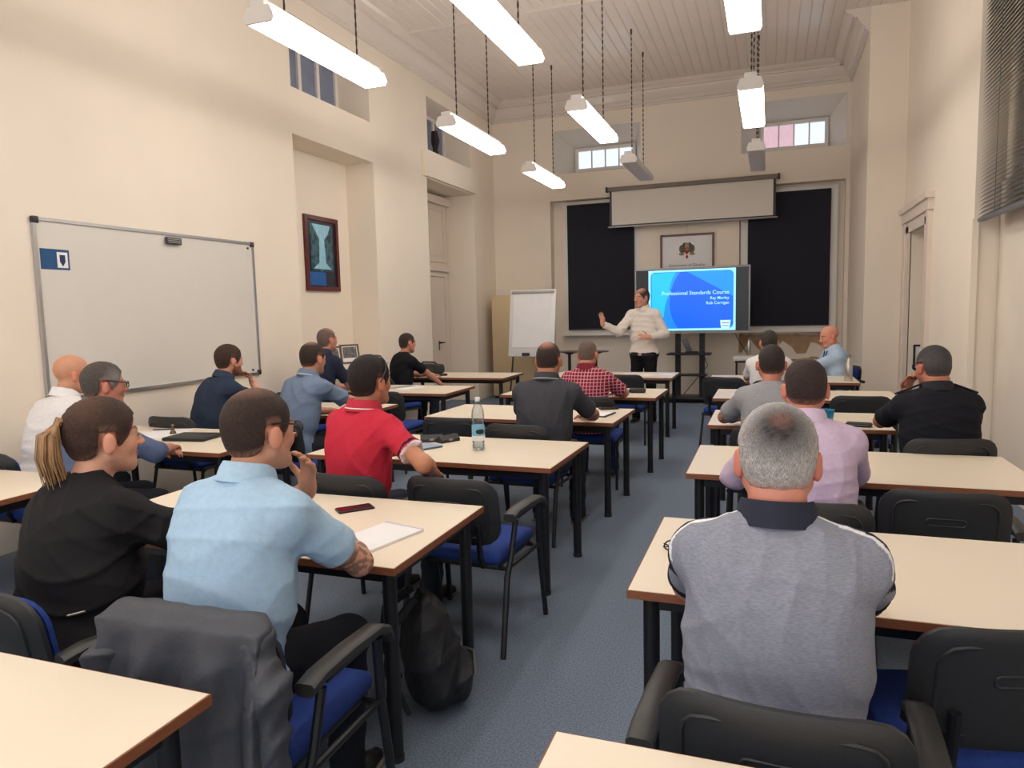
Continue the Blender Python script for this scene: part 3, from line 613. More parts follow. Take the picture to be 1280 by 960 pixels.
t = slab('smartphone', 'black phone beyond the black framed tablet', 'phone', -1.30, 6.0, .085, .16, .022, -60, CASE, 'case', .006); MB().box((-.035, -.07, .0221), (.035, .07, .0226)).build('screen', mat('phone_dark', (24, 24, 28), .1), t)
t = slab('glasses_case', 'rounded black case on the table of the checked shirt man', 'case', -1.27, 7.25, .17, .10, .045, 5, CASE, 'body', .02); MB().box((-.08, -.0505, .022), (.08, -.0495, .024)).build('seam', BLACKM, t)
for i, (x, y, r) in enumerate(((-1.72, 9.3, 5), (-1.47, 9.28, -6), (-1.25, 9.3, 3))):
    t = thing('paper_sheet', 'white paper sheet spread on the presenter table', 'paper', (x, y, ZT), math.radians(r), 'papers on the presenter table'); MB().box((-.105, -.148, 0), (.105, .148, .003)).build('sheet', PAPER, t)
t = thing('paper_cup', 'blue paper cup beside the man in lilac', 'cup', (.39, 5.42, ZT))
MB().lathe([(.030, 0), (.034, .06), (.036, .062)], seg=22).build('lower_band', mat('cup_pale', (176, 206, 214), .5), t); MB().lathe([(.034, .058), (.040, .115), (.042, .118), (.038, .118), (.034, .1)], seg=22).build('sleeve', mat('cup_blue', (44, 148, 190), .5), t)
t = slab('glasses_case', 'long flat black case near the uniformed officer', 'case', .59, 5.44, .17, .075, .03, -12, CASE, 'body', .014); MB().box((-.07, -.038, .014), (.07, -.0365, .016)).build('seam', GREYM, t)
t = thing('folded_glasses', 'folded black glasses by the arm of the grey polo man', 'glasses', (-.29, 2.5, ZT), .5)
for s in (-1, 1): MB().tube([(s*.035+.024*math.cos(a*.524), .0, .022+.018*math.sin(a*.524)) for a in range(13)], .003, 6).build('rim', BLACKM, t); MB().tube([(s*.06, 0, .03), (s*.02, .03, .006), (-s*.05, .035, .006)], .0025, 6).build('temple', BLACKM, t)
t = thing('shoulder_bag', 'black soft bag lying on the table before the man in black tee', 'bag', (-4.58, 9.16, ZT), -.2)
MB().rbox((0, 0, .07), (.42, .24, .14), .05, seg=4).build('body', mat('bag_fabric', (40, 42, 44), .8, .1, 20, .3, 200), t); MB().rbox((.02, -.122, .06), (.3, .012, .08), .005).build('front_pocket', mat('bag_pocket', (58, 60, 62), .7), t); MB().tube([(-.15, 0, .135), (-.1, .0, .165), (.1, 0, .165), (.15, 0, .135)], .012, 8).build('handle', BLACKP, t)
t = slab('computer_mouse', 'flat black mouse near the soft black bag', 'mouse', -4.22, 8.86, .07, .11, .03, -40, CASE, 'shell', .013); MB().rbox((0, .02, .03), (.008, .02, .006), .002).build('wheel', GREYM, t)
t = slab('notepad', 'open grey and white pad on the table beside the empty chair', 'notepad', -3.95, 7.3, .26, .34, .012, -20, PAPER, 'sheets', .002); MB().box((-.128, -.168, .012), (-.02, .168, .014)).build('grey_sheet', mat('sheet_grey', (150, 152, 158), .7), t)

# ---------------------------------------------------------------- implicit surfaces for people and soft things
class Field:
    """signed distance grid; primitives are blended in and the surface is read off as one continuous quad mesh"""
    def __init__(s, lo, hi, vox):
        s.lo = np.array(lo, np.float32); s.vox = vox; s.n = np.maximum(((np.array(hi)-s.lo)/vox).astype(int)+2, 4); s.D = np.full(s.n, .2, np.float32)
    def sub(s, lo, hi):
        a = np.clip(((np.array(lo)-s.lo)/s.vox).astype(int)-1, 0, s.n-1); b = np.clip(((np.array(hi)-s.lo)/s.vox).astype(int)+2, 1, s.n)
        b = np.maximum(b, a+1); sl = tuple(slice(i, j) for i, j in zip(a, b))
        ax = [s.lo[k]+s.vox*np.arange(a[k], b[k], dtype=np.float32) for k in range(3)]
        return sl, ax[0][:, None, None], ax[1][None, :, None], ax[2][None, None, :]
    def put(s, sl, d, k, mode):
        A = s.D[sl]
        if mode == 'sub': d = -d; h = np.maximum(k-np.abs(A-d), 0)/max(k, 1e-6); s.D[sl] = np.maximum(A, d)+h*h*k*.25
        else: h = np.maximum(k-np.abs(A-d), 0)/max(k, 1e-6); s.D[sl] = np.minimum(A, d)-h*h*k*.25
    def cap(s, a, b, ra, rb=None, k=.02, mode='add', cut=None, inf=0., flat=None):
        rb = ra if rb is None else rb; ra += inf; rb += inf; a = np.array(a, float); b = np.array(b, float); m = max(ra, rb)+k+.03
        sl, X, Y, Z = s.sub(np.minimum(a, b)-m, np.maximum(a, b)+m); ab = b-a; L2 = max(float(ab@ab), 1e-9)
        t0 = ((X-a[0])*ab[0]+(Y-a[1])*ab[1]+(Z-a[2])*ab[2])/L2; t = np.clip(t0, 0, 1)
        d = np.sqrt((X-a[0]-t*ab[0])**2+(Y-a[1]-t*ab[1])**2+(Z-a[2]-t*ab[2])**2)-(ra+(rb-ra)*t)
        if cut is not None: d = np.maximum(d, (t0-cut)*math.sqrt(L2))
        s.put(sl, d.astype(np.float32), k, mode)
    def ell(s, c, r, R=None, k=.03, mode='add', inf=0.):
        c = np.array(c, float); r = np.array(r, float)+inf; m = float(r.max())+k+.03; sl, X, Y, Z = s.sub(c-m, c+m)
        X = X-c[0]; Y = Y-c[1]; Z = Z-c[2]
        if R is None: p = (X, Y, Z)
        else: p = tuple(R[i][0]*X+R[i][1]*Y+R[i][2]*Z for i in range(3))
        q0 = sum((p[i]/r[i])**2 for i in range(3)); q1 = sum((p[i]/r[i]**2)**2 for i in range(3)); k0 = np.sqrt(q0)
        s.put(sl, (k0*(k0-1)/np.maximum(np.sqrt(q1), 1e-5)).astype(np.float32), k, mode)
    def grid(s): return (s.lo[i]+s.vox*np.arange(s.n[i], dtype=np.float32).reshape([-1 if j == i else 1 for j in range(3)]) for i in range(3))
    def mesh(s, name, m, parent, color=None):
        D = s.D; D[0] = D[-1] = .1; D[:, 0] = D[:, -1] = .1; D[:, :, 0] = D[:, :, -1] = .1
        I = D < 0; c = I[:-1, :-1, :-1].astype(np.int8)
        for o in ((1,0,0),(0,1,0),(0,0,1),(1,1,0),(1,0,1),(0,1,1),(1,1,1)):
            c = c+I[o[0]:I.shape[0]-1+o[0], o[1]:I.shape[1]-1+o[1], o[2]:I.shape[2]-1+o[2]]
        act = (c > 0) & (c < 8); idx = np.argwhere(act); vid = np.full(act.shape, -1, np.int32); vid[act] = np.arange(len(idx))
        P = np.zeros((len(idx), 3), np.float32); W = np.zeros(len(idx), np.float32); cor = [(i, j, k) for i in (0,1) for j in (0,1) for k in (0,1)]
        g = {q: D[idx[:, 0]+q[0], idx[:, 1]+q[1], idx[:, 2]+q[2]] for q in cor}
        for q in cor:
            for ax in range(3):
                if q[ax]: continue
                e = list(q); e[ax] = 1; e = tuple(e); d0, d1 = g[q], g[e]; x = (d0 < 0) != (d1 < 0)
                t = np.where(x, d0/np.where(x, d0-d1, 1), 0); p = np.tile(np.array(q, np.float32), (len(idx), 1)); p[:, ax] = t
                P += p*x[:, None]; W += x
        V = s.lo+s.vox*(idx+P/np.maximum(W, 1)[:, None]); F = []
        for ax in range(3):
            u, v = (ax+1) % 3, (ax+2) % 3; sl0 = [slice(1, -1)]*3; sl0[ax] = slice(0, -1); sl1 = list(sl0); sl1[ax] = slice(1, None)
            A, B = I[tuple(sl0)], I[tuple(sl1)]; e = np.argwhere(A != B)
            if not len(e): continue
            fl = A[e[:, 0], e[:, 1], e[:, 2]]; off = np.ones(3, int); off[ax] = 0; e = e+off
            q = []
            for du, dv in ((0, 0), (-1, 0), (-1, -1), (0, -1)):
                w = e.copy(); w[:, u] += du; w[:, v] += dv; q.append(vid[w[:, 0], w[:, 1], w[:, 2]])
            q = np.stack(q, 1); q[~fl] = q[~fl][:, ::-1]; F.append(q[(q >= 0).all(1)])
        F = np.concatenate(F); me = bpy.data.meshes.new(name); me.vertices.add(len(V)); me.vertices.foreach_set('co', V.astype(np.float32).ravel())
        me.loops.add(F.size); me.loops.foreach_set('vertex_index', F.astype(np.int32).ravel()); me.polygons.add(len(F))
        me.polygons.foreach_set('loop_start', np.arange(0, F.size, 4, dtype=np.int32)); me.polygons.foreach_set('use_smooth', np.ones(len(F), bool)); me.update(calc_edges=True)
        if color is not None:
            a = me.attributes.new('Col', 'FLOAT_COLOR', 'POINT'); cc = np.ones((len(V), 4), np.float32); cc[:, :3] = color(V); a.data.foreach_set('color', cc.ravel())
        me.materials.append(m); o = bpy.data.objects.new(name, me); COL.objects.link(o); o.parent = parent; return o
SK = mat('skin', (0, 0, 0), .5, .05, 25, .06, 300, vcol=True, spec=.35)
HAIR = mat('hair', (0, 0, 0), .6, .38, 420, .7, 380, vcol=True, spec=.3, stretch=(1, 1, .35))
def cloth(name, bump=.12, bs=160, var=.05, scale=60, stretch=(1, 1, 1)): return mat(name, (0, 0, 0), .85, var, scale, bump, bs, vcol=True, spec=.2, stretch=stretch)
PLAIN = cloth('plain_cloth'); MELANGE = cloth('melange_jersey', .1, 200, .16, 90, (1, 1, 4)); DENIM = cloth('trouser_cloth', .2, 260, .08, 90)
def checked():
    m = cloth('checked_cloth'); nt = m.node_tree; b = nt.nodes['Principled BSDF']; tc = [n for n in nt.nodes if n.type == 'TEX_COORD'][0]; last = None
    for ax in ('X', 'Z'):
        w = nt.nodes.new('ShaderNodeTexWave'); w.bands_direction = ax; w.inputs['Scale'].default_value = 10.5; w.inputs['Distortion'].default_value = .6; w.inputs['Detail'].default_value = 1
        nt.links.new(tc.outputs['Object'], w.inputs[0])
        r = nt.nodes.new('ShaderNodeMapRange'); r.inputs[1].default_value = .84; r.inputs[2].default_value = .97; nt.links.new(w.outputs[1], r.inputs[0])
        if last is None: last = r.outputs[0]
        else:
            mx = nt.nodes.new('ShaderNodeMath'); mx.operation = 'MAXIMUM'; nt.links.new(last, mx.inputs[0]); nt.links.new(r.outputs[0], mx.inputs[1]); last = mx.outputs[0]
    c = nt.nodes.new('ShaderNodeMix'); c.data_type = 'RGBA'; c.inputs[6].default_value = lin((128, 22, 44)); c.inputs[7].default_value = lin((206, 152, 164)); nt.links.new(last, c.inputs[0]); nt.links.new(c.outputs[2], b.inputs['Base Color']); return m
CHECK = checked()
def unit(v): v = np.array(v, float); return v/max(np.linalg.norm(v), 1e-9)
def wrinkle(F, amp, seed, dens=1.0):
    r = np.random.RandomState(seed); X, Y, Z = F.grid(); w = np.zeros(F.n, np.float32)
    for i in range(5):
        d = unit(r.normal(size=3)*np.array([.7, .7, 1.3])); f = r.uniform(16, 44)*dens; ph = r.uniform(0, 6.3); q = d[0]*X+d[1]*Y+d[2]*Z
        e = unit(r.normal(size=3)); a = np.sin(f*q+ph+2.2*np.sin(8*(e[0]*X+e[1]*Y+e[2]*Z)+ph)); m_ = .5+.5*np.sin(11*(e[1]*X+e[2]*Y+e[0]*Z)+2*ph); w += ((1-np.abs(a))**2*2.6*m_-.6).astype(np.float32)*(.6 if i > 2 else 1)
    F.D -= amp*w*.62
def arr(c): return np.array(lin(c)[:3], np.float32)
SKIN = (206, 150, 124)

def hand(F, W, d, n, right, curl=.5, spread=.35, k=.006, sc=1.0, inf=0.):
    d = unit(d); n = unit(np.array(n)-d*np.dot(n, d)); s = unit(np.cross(d, n)) * (1 if right else -1); W = np.array(W)
    F.cap(W-d*.02, W+d*.03*sc, .024*sc, .026*sc, .02)
    for o in (-.024, -.008, .008, .024): F.cap(W+d*.02*sc+s*o*.7*sc, W+d*.085*sc+s*o*sc*1.05, .0135*sc, .0115*sc, .014)
    for o, L in ((.031, .072), (.0105, .082), (-.0105, .076), (-.031, .060)):
        p = W+d*.086*sc+s*o*sc; a = 0; dirv = unit(d+s*o*spread*9)
        for i, fr in enumerate((.45, .32, .23)):
            a += curl*(.55, .8, .6)[i]; v = unit(dirv*math.cos(a)+n*math.sin(a)); q = p+v*L*fr*sc; F.cap(p, q, (.0093, .0085, .0076)[i]*sc, (.0086, .0077, .0066)[i]*sc, k); p = q
    p = W+d*.025*sc+s*.026*sc; v = unit(d*.62+s*.75+n*.25); q = p+v*.046*sc; F.cap(p, q, .0145*sc, .0105*sc, .014); v = unit(d*.85+s*.35+n*(.2+curl*.5)); q2 = q+v*.03*sc; F.cap(q, q2, .0102*sc, .0092*sc, .006); F.cap(q2, q2+v*.024*sc, .0092*sc, .0075*sc, .006)

def person(label, head, face=0, pitch=4, roll=0, body=0, lean=10, side=0, g=1.0, w=1.0, vox=.010, skin=SKIN, shirt=(120, 120, 130), shirt_mat=None, sleeve=.62, sl_loose=.014,
           R=None, L=None, rhand=None, lhand=None, hair=None, hcol=(50, 38, 32), thin=None, thin_col=None, hthick=.008, trousers=(34, 36, 44), collar=None, beard=None, stand=False,
           knees=None, ankles=None, wr=.0032, zone=None, neck=1.0, shoe=(28, 26, 26), glasses=None, hs=1.08, hips=None, female=False, tattoo=None, hemz=None):
    hx, hy, hz = head; up = np.array([0, 0, 1.]); th = math.radians(body); f = np.array([-math.sin(th), math.cos(th), 0]); r = np.array([math.cos(th), math.sin(th), 0])
    fa, pa, ra = math.radians(face), math.radians(pitch), math.radians(roll)
    hf0 = np.array([-math.sin(fa), math.cos(fa), 0]); hr = np.array([math.cos(fa), math.sin(fa), 0]); hf = hf0*math.cos(pa)-up*math.sin(pa); hu = np.cross(hr, hf)
    hr, hu = hr*math.cos(ra)+hu*math.sin(ra), hu*math.cos(ra)-hr*math.sin(ra)
    Hc = np.array([hx, hy, hz-.118*hs]); zp = .98 if stand else .565
    N = Hc-up*.142*hs-f*(.035+.05*math.sin(math.radians(lean)))-hf0*.015; TL = N[2]-zp
    P0 = np.array([N[0], N[1], zp])-f*TL*math.tan(math.radians(lean))-r*TL*math.tan(math.radians(side))
    if hips: P0 = np.array([hips[0], hips[1], zp])
    root = thing('person', label, 'person', (float(P0[0]), float(P0[1]), 0)); o = np.array([P0[0], P0[1], 0.])
    def l(p): return np.array(p, float)-o
    N, P0, Hc = N-o, P0-o, Hc-o; hp = lambda x, y, z: Hc+(hr*x+hf*y+hu*z)*hs
    Wt = P0+(N-P0)*.40-f*.018; Cs = P0+(N-P0)*.70-f*.022; td = unit(N-Wt); fd = unit(np.cross(td, r)); fd = fd if fd@f > 0 else -fd; RT = np.array([r, fd, td])
    lowd = unit(Wt-P0+f*.0); fl = unit(np.cross(lowd, r)); fl = fl if fl@f > 0 else -fl; RL = np.array([r, fl, lowd])
    SH = {s: N-td*.078+r*s*.160*w+fd*.012 for s in (-1, 1)}
    def limb(A, T, n): T = np.array(T, float); return A+unit(T-A)*min(max(np.linalg.norm(T-A), n*.82), n*1.12)
    EL, WR = {}, {}
    for s, spec in ((1, R), (-1, L)):
        if spec is None: e = P0+r*s*.205*max(g, w)+f*.27+up*(.81-zp); q = P0+r*s*.10+f*.50+up*(.785-zp)
        else: e, q = l(spec[0]), l(spec[1])
        EL[s] = limb(SH[s], e, .285); WR[s] = limb(EL[s], q, .25)
    HIP = {s: P0+r*s*.09-up*.01 for s in (-1, 1)}; KN, AN = {}, {}
    for s in (-1, 1):
        if stand: KN[s] = HIP[s]+r*s*.02+f*.02-up*.45; AN[s] = KN[s]-up*.43-f*.02+r*s*.01
        else:
            KN[s] = HIP[s]+f*.41+r*s*.05-up*.035; AN[s] = KN[s]*np.array([1, 1, 0])+up*.085-f*.05+r*s*.01
            if knees: KN[s] = l(knees[(s+1)//2])
            if ankles: AN[s] = l(ankles[(s+1)//2])
    pts = np.array([Hc, P0, N]+list(EL.values())+list(WR.values())+list(KN.values())+list(AN.values())); lo = pts.min(0)-.27; hi = pts.max(0)+.27; lo[2] = -.01; hi[2] = Hc[2]+.17
    def torso(F, inf):
        F.ell(P0-f*.015, (.180*g, .130*g, .13), RL, .05, inf=inf); F.ell(Wt+fd*.03*(g-1)*2, (.172*g, .118*g, .18), RL, .08, inf=inf); F.ell(Cs, (.172*(w+g)/2, .118*(.6+.4*g), .18), RT, .08, inf=inf)
        F.cap(SH[-1], SH[1], .052, .052, .07, inf=inf)
        for s in (-1, 1): F.cap(N-td*.005+r*s*.03, SH[s], .046, .05, .05, inf=inf); F.ell(Cs+r*s*.085*w-fd*.045+td*.03, (.075, .05, .11), RT, .05, inf=inf)
    # ---- body: one continuous surface
    F = Field(lo, hi, vox); torso(F, -.014)
    F.cap(N-td*.02, hp(0, -.020, -.055), .064*neck, .059*neck, .035)
    if neck > 1.05: F.ell(hp(0, -.05, -.075), (.05*neck, .04, .03), None, .03)
    for s in (-1, 1):
        ag = .9+.1*g; F.cap(SH[s], EL[s], .047*ag, .041*ag, .03); md = EL[s]+(WR[s]-EL[s])*.35; F.cap(EL[s], md, .041*ag, .042*ag, .02); F.cap(md, WR[s], .041*ag, .0265, .02)
        F.cap(HIP[s], KN[s], .083*g, .058, .04, inf=-.012); F.cap(KN[s], AN[s], .055, .040, .03, inf=-.012)
        hsd = (rhand if s == 1 else lhand) or {}; dd = hsd.get('d', unit(WR[s]-EL[s])); nn = hsd.get('n', -up+.01*r); hand(F, WR[s], dd, nn, s == 1, hsd.get('curl', .45), hsd.get('spread', .35))
    F.ell(hp(0, -.012, .032), (.0745*hs, .0965*hs, .086*hs), np.array([hr, hf, hu]), .02); F.ell(hp(0, .028, -.03), (.060*hs, .064*hs, .078*hs), np.array([hr, hf, hu]), .035)
    F.ell(hp(0, .062, -.092), (.030*hs, .026*hs, .022*hs), np.array([hr, hf, hu]), .03); F.cap(hp(-.04, .074, .018), hp(.04, .074, .018), .014, .014, .02)
    for s in (-1, 1):
        F.cap(hp(s*.058, .0, -.05), hp(s*.022, .066, -.092), .018, .018, .03); F.ell(hp(s*.038, .062, -.025), (.024, .022, .024), None, .025)
        F.ell(hp(s*.032, .099, .0), (.016, .012, .011), np.array([hr, hf, hu]), .01, 'sub')
        ER = np.array([unit(hr*.9*s-hf*.45), unit(hf*.9+hr*.45*s), hu]); F.ell(hp(s*.084, -.010, -.012), (.0095*hs, .021*hs, .035*hs), ER, .006); F.ell(hp(s*.101, .004, -.008), (.006, .011, .020), ER, .005, 'sub')
    F.cap(hp(0, .088, .012), hp(0, .112, -.026), .008, .0115, .014)
    for s in (-1, 1): F.ell(hp(s*.013, .102, -.03), (.009, .01, .008), None, .008)
    F.ell(hp(0, .089, -.054), (.024, .010, .0065), np.array([hr, hf, hu]), .006); F.ell(hp(0, .088, -.067), (.021, .010, .0075), np.array([hr, hf, hu]), .006)
    if beard: F.ell(hp(0, .050, -.085), (.056, .052, .04), np.array([hr, hf, hu]), .02)
    sk = arr(skin); BH = np.array([hr, hf, hu])
    def bcol(V):
        c = np.tile(sk, (len(V), 1)); q = ((V-Hc)@BH.T)/hs; x, y, z = q.T; inh = (np.abs(q) < .2).all(1)
        def mixin(mask, col, a): c[mask] = c[mask]*(1-a)+np.array(col)*a
        mixin(inh & (((x/.027)**2+((z+.06)/.016)**2) < 1) & (y > .075), arr((168, 88, 80)), .7)
        for s in (-1, 1):
            mixin(inh & (((x-s*.034)/.022)**2+((z-.026)/.0075)**2 < 1) & (y > .05), arr(beard or tuple(int(v*.8) for v in (hcol or (70, 54, 46)))), .75)
            mixin(inh & (((x-s*.08)/.02)**2+((z+.01)/.04)**2 < 1) & (np.abs(y+.005) < .04), sk*np.array([1.06, .80, .78]), .6)
            mixin(inh & (((x-s*.04)/.03)**2+((z+.025)/.025)**2 < 1) & (y > .04), sk*np.array([1.04, .82, .80]), .5)
        if beard: mixin(inh & (z < -.045) & (y > -.005) & (z > -.14) & ~((((x/.024)**2+((z+.06)/.012)**2) < 1) & (y > .07)), arr(beard), .85)
        else: mixin(inh & (z < -.04) & (y > .0) & (z > -.125), sk*np.array([.86, .84, .86]), .35)
        if tattoo:
            for s in tattoo:
                ab = WR[s]-SH[s]; t = ((V-SH[s])@ab)/(ab@ab); dd = np.minimum(np.linalg.norm(V-EL[s], axis=1), np.linalg.norm(V-(EL[s]*.55+WR[s]*.45), axis=1)); dd = np.minimum(dd, np.linalg.norm(V-(EL[s]*.7+SH[s]*.3), axis=1))
                pat = np.sin(70*V[:, 0]+4*np.sin(50*V[:, 2]))*np.sin(80*V[:, 2]+3*np.sin(60*V[:, 1])) > .0; mixin((dd < .10) & pat, arr((92, 76, 74)), .7)
        return c
    F.mesh('body', SK, root, bcol)
    for s in (-1, 1):
        e = MB(); c = hp(s*.032, .0805, .001); bm = bmesh.new(); bmesh.ops.create_uvsphere(bm, u_segments=12, v_segments=8, radius=.0112*hs)
        e.add([v.co+Vector(c) for v in bm.verts], [[v.index for v in q.verts] for q in bm.faces], True); bm.free(); eo = e.build('eye', EYEW, root)
        e = MB(); p = c+hf*.0105*hs; e.tube([p, p+hf*.0022], .0055, 8); e.build('iris', EYED, eo)
    # ---- shirt
    F = Field(lo, hi, vox); torso(F, .008); SL = {}
    for s in (-1, 1):
        ag = .9+.1*g; lo_ = sl_loose
        if sleeve <= 1: F.cap(SH[s], EL[s], .050*ag, .049*ag, .04, cut=sleeve, inf=lo_)
        else:
            F.cap(SH[s], EL[s], .050*ag, .045*ag, .04, inf=lo_); F.cap(EL[s], WR[s], .045*ag, .034, .02, cut=sleeve-1, inf=lo_*.8)
    if not female: F.cap(N-td*.03, N+td*.022, .068*neck, .064*neck, .03, cut=1.0)
    else: F.cap(N-td*.03, N+td*.005, .066, .064, .02, cut=1.0)
    wrinkle(F, wr, hash(label) % 1000 if False else len(label)*7+int(abs(hx)*100)); zc = hemz if hemz else (.955 if stand else .478); X, Y, Z = F.grid(); F.D = np.maximum(F.D, (zc-Z)+0*X)
    sc = arr(shirt)
    def scol(V):
        c = np.tile(sc, (len(V), 1))
        if zone: zone(V, c, dict(N=N, SH=SH, EL=EL, r=r, td=td, fd=fd, P0=P0, Cs=Cs))
        return c
    F.mesh('shirt', shirt_mat or PLAIN, root, scol)
    if collar:
        m = MB(); ax = unit(td*.8+up*.2+hf0*-.0); cc = N+td*.046-f*.004; uu = r; vv = unit(np.cross(ax, uu)); vv = vv if vv@f > 0 else -vv; rad = .070*neck+.006; V = []; Fc = []; n = 28
        for (dr, dz) in ((.016, -.040), (.008, .0), (.000, .020), (-.005, .021), (-.006, -.03)):
            for i in range(n):
                a = 2*math.pi*i/n; fr = max(0, math.sin(a)); V.append(cc+uu*math.cos(a)*(rad+dr)+vv*math.sin(a)*(rad+dr+.012*fr)+ax*(dz-.022*fr))
        for j in range(5):
            for i in range(n): Fc.append((j*n+i, j*n+(i+1) % n, ((j+1) % 5)*n+(i+1) % n, ((j+1) % 5)*n+i))
        m.add(V, Fc, True); co = m.build('collar', mat('collar_%d_%d_%d' % collar[0], collar[0], .85, .05, 60, .1, 200), root)
        if len(collar) > 1:
            m = MB(); m.tube([cc+uu*math.cos(a)*(rad+.014)+vv*math.sin(a)*(rad+.014+.012*max(0, math.sin(a)))+ax*(-.026-.022*max(0, math.sin(a))) for a in [2*math.pi*i/24 for i in range(25)]], .0035, 6); m.build('collar_stripe', mat('stripe_%d_%d_%d' % collar[1], collar[1], .85), co)
    # ---- trousers and shoes
    F = Field(lo, hi, max(vox, .010)); F.ell(P0-f*.015, (.165*g, .125*g, .12), RL, .05, inf=.004 if not stand else .012)
    for s in (-1, 1): F.cap(HIP[s], KN[s], .085*g, .064, .05, inf=.006); F.cap(KN[s], AN[s]-up*.02, .060, .054, .03, inf=.008)
    wrinkle(F, .003, 5)
    if stand: X, Y, Z = F.grid(); F.D = np.maximum(F.D, (Z-1.0)+0*X)
    F.mesh('trousers', DENIM, root, lambda V: np.tile(arr(trousers), (len(V), 1)))
    if stand:
        m = MB(); V = [P0-f*.015+np.array([0, 0, dz])+r*math.cos(a)*(.165*g+.014+dr)+f*math.sin(a)*(.125*g+.014+dr) for (dr, dz) in ((0, -.03), (.006, -.03), (.006, .008), (0, .008)) for a in [2*math.pi*i/32 for i in range(32)]]
        m.add(V, [(j*32+i, j*32+(i+1) % 32, ((j+1) % 4)*32+(i+1) % 32, ((j+1) % 4)*32+i) for j in range(4) for i in range(32)], True); bl = m.build('belt', mat('belt_leather', (24, 20, 20), .4), root)
        m = MB(); m.rbox(P0+f*(.125*g+.006)+up*(-.011), (.045, .02, .036), .004, rot_z(th)); m.build('buckle', STEEL, bl)
    for s in (-1, 1):
        F = Field(AN[s]-.2, AN[s]+.25, .009); b = AN[s]*np.array([1, 1, 0]); F.cap(b-f*.05+up*.035, b+f*.10+up*.03, .036, .034, .02); F.cap(b+up*.04, b+up*.09, .042, .046, .02); F.cap(b+f*.10+up*.03, b+f*.16+up*.026, .036, .026, .02)
        X, Y, Z = F.grid(); F.D = np.maximum(F.D, (.004-Z)+0*X); sh = F.mesh('shoe', mat('shoe_leather', (0, 0, 0), .5, .1, 30, vcol=True), root, lambda V: np.tile(arr(shoe), (len(V), 1)))
        m = MB(); m.rbox(b+f*.05+up*.008, (.078, .27, .016), .007, rot_z(th)); m.build('sole', mat('shoe_sole', (120, 112, 104), .8), sh)
    # ---- hair
    if hair:
        F = Field(Hc-.2, Hc+.2, .0055 if vox < .009 else .008); t = hthick
        F.ell(hp(0, -.012, .032), (.0745*hs+t, .0965*hs+t, .086*hs+t), BH, .02); F.ell(hp(0, -.025, -.02), (.066*hs+t*.6, .070*hs+t*.6, .072*hs), BH, .03)
        X, Y, Z = F.grid(); q = [((X-Hc[0])*a[0]+(Y-Hc[1])*a[1]+(Z-Hc[2])*a[2])/hs for a in (hr, hf, hu)]
        fronts = {'short': .068, 'receding': .084, 'full': .058, 'ring': .03, 'tied': .062}[hair]
        zl = np.interp(q[1], [-.13, -.085, -.055, -.040, -.036, .012, .020, .045, .062, .078, .11], [-.070, -.070, -.062, -.050, .024, .024, -.030, -.012, .020, fronts, fronts+.02]).astype(np.float32)
        if hair in ('receding',): zl = zl+np.where((np.abs(q[0]) > .025) & (q[1] > .035), .022, 0)
        cut = (zl-q[2])*.85*hs; D = F.D; h = np.maximum(.008-np.abs(D-cut), 0)/.008; F.D = (np.maximum(D, cut)+h*h*.002).astype(np.float32)
        if hair == 'ring':
            top = (q[2]-.055+.3*np.maximum(q[1], -.05))*hs; F.D = np.maximum(F.D, top.astype(np.float32))
        rs = np.random.RandomState(len(label)); F.D += (.0016*np.sin(230*q[0]+9*np.sin(60*q[1]))*np.cos(90*q[2]+5*np.sin(70*q[0]))).astype(np.float32)*(1.4 if t > .01 else .6)
        hc = arr(hcol); tn = thin; tcol = arr(thin_col) if thin_col else sk*.8
        tz = dict(short=1, receding=1, ring=1).get(hair, .35)
        def hcolf(V):
            c = np.tile(hc, (len(V), 1)); p = ((V-Hc)@BH.T)/hs; n = .5+.5*np.sin(210*p[:, 0]+5*np.sin(80*p[:, 1]))*np.sin(170*p[:, 1]+4*np.sin(90*p[:, 2]))
            e = p[:, 2]-np.interp(p[:, 1], [-.13, -.085, -.055, -.040, -.036, .012, .020, .045, .062, .078, .11], [-.070, -.070, -.062, -.050, .024, .024, -.030, -.012, .020, fronts, fronts+.02])
            a = (np.clip(1-e/.030, 0, 1)*.62*tz*(.7+.6*n))[:, None]; a = np.clip(a, 0, 1)*(p[:, 2] < .05)[:, None]; c = c*(1-a)+sk*.85*a
            c = c*(.82+.36*n)[:, None]
            for (kind, ctr, rad, col, amt) in (tn or []):
                d = np.linalg.norm((p-np.array(ctr))/np.array(rad), axis=1); a = np.clip(1.55-d*1.1, 0, 1)*amt*(.88+.18*n); a = np.clip(a, 0, 1)[:, None]; c = c*(1-a)+arr(col)*a
            return c
        F.mesh('hair', HAIR, root, hcolf)
    if glasses:
        m = MB(); gz = .004 if glasses != 'head' else .085
        if glasses == 'head':
            m.tube([hp(x, y, z) for x, y, z in [(-.088, -.02, .0), (-.09, .015, .055), (-.066, .035, .095), (-.03, .042, .120), (0, .044, .122), (.03, .042, .120), (.066, .035, .095), (.09, .015, .055), (.088, -.02, .0)]], .0045, 6); go = m.build('sunglasses', BLACKM, root)
        else:
            for s in (-1, 1):
                m.tube([hp(s*.034+.024*math.cos(a), .108, gz+.017*math.sin(a)) for a in [2*math.pi*i/14 for i in range(15)]], .0026, 6)
                m.tube([hp(s*.058, .107, gz+.008), hp(s*.078, .07, gz+.014), hp(s*.085, .012, gz+.024), hp(s*.084, -.022, gz+.024)], .0032, 6)
            m.tube([hp(-.01, .110, gz+.004), hp(.01, .110, gz+.004)], .0026, 6); m.build('glasses', BLACKM, root)
    return dict(root=root, o=o, hp=hp, N=N, SH=SH, EL=EL, WR=WR, r=r, f=f, td=td, fd=fd, P0=P0, Cs=Cs, hr=hr, hf=hf, hu=hu, up=up)
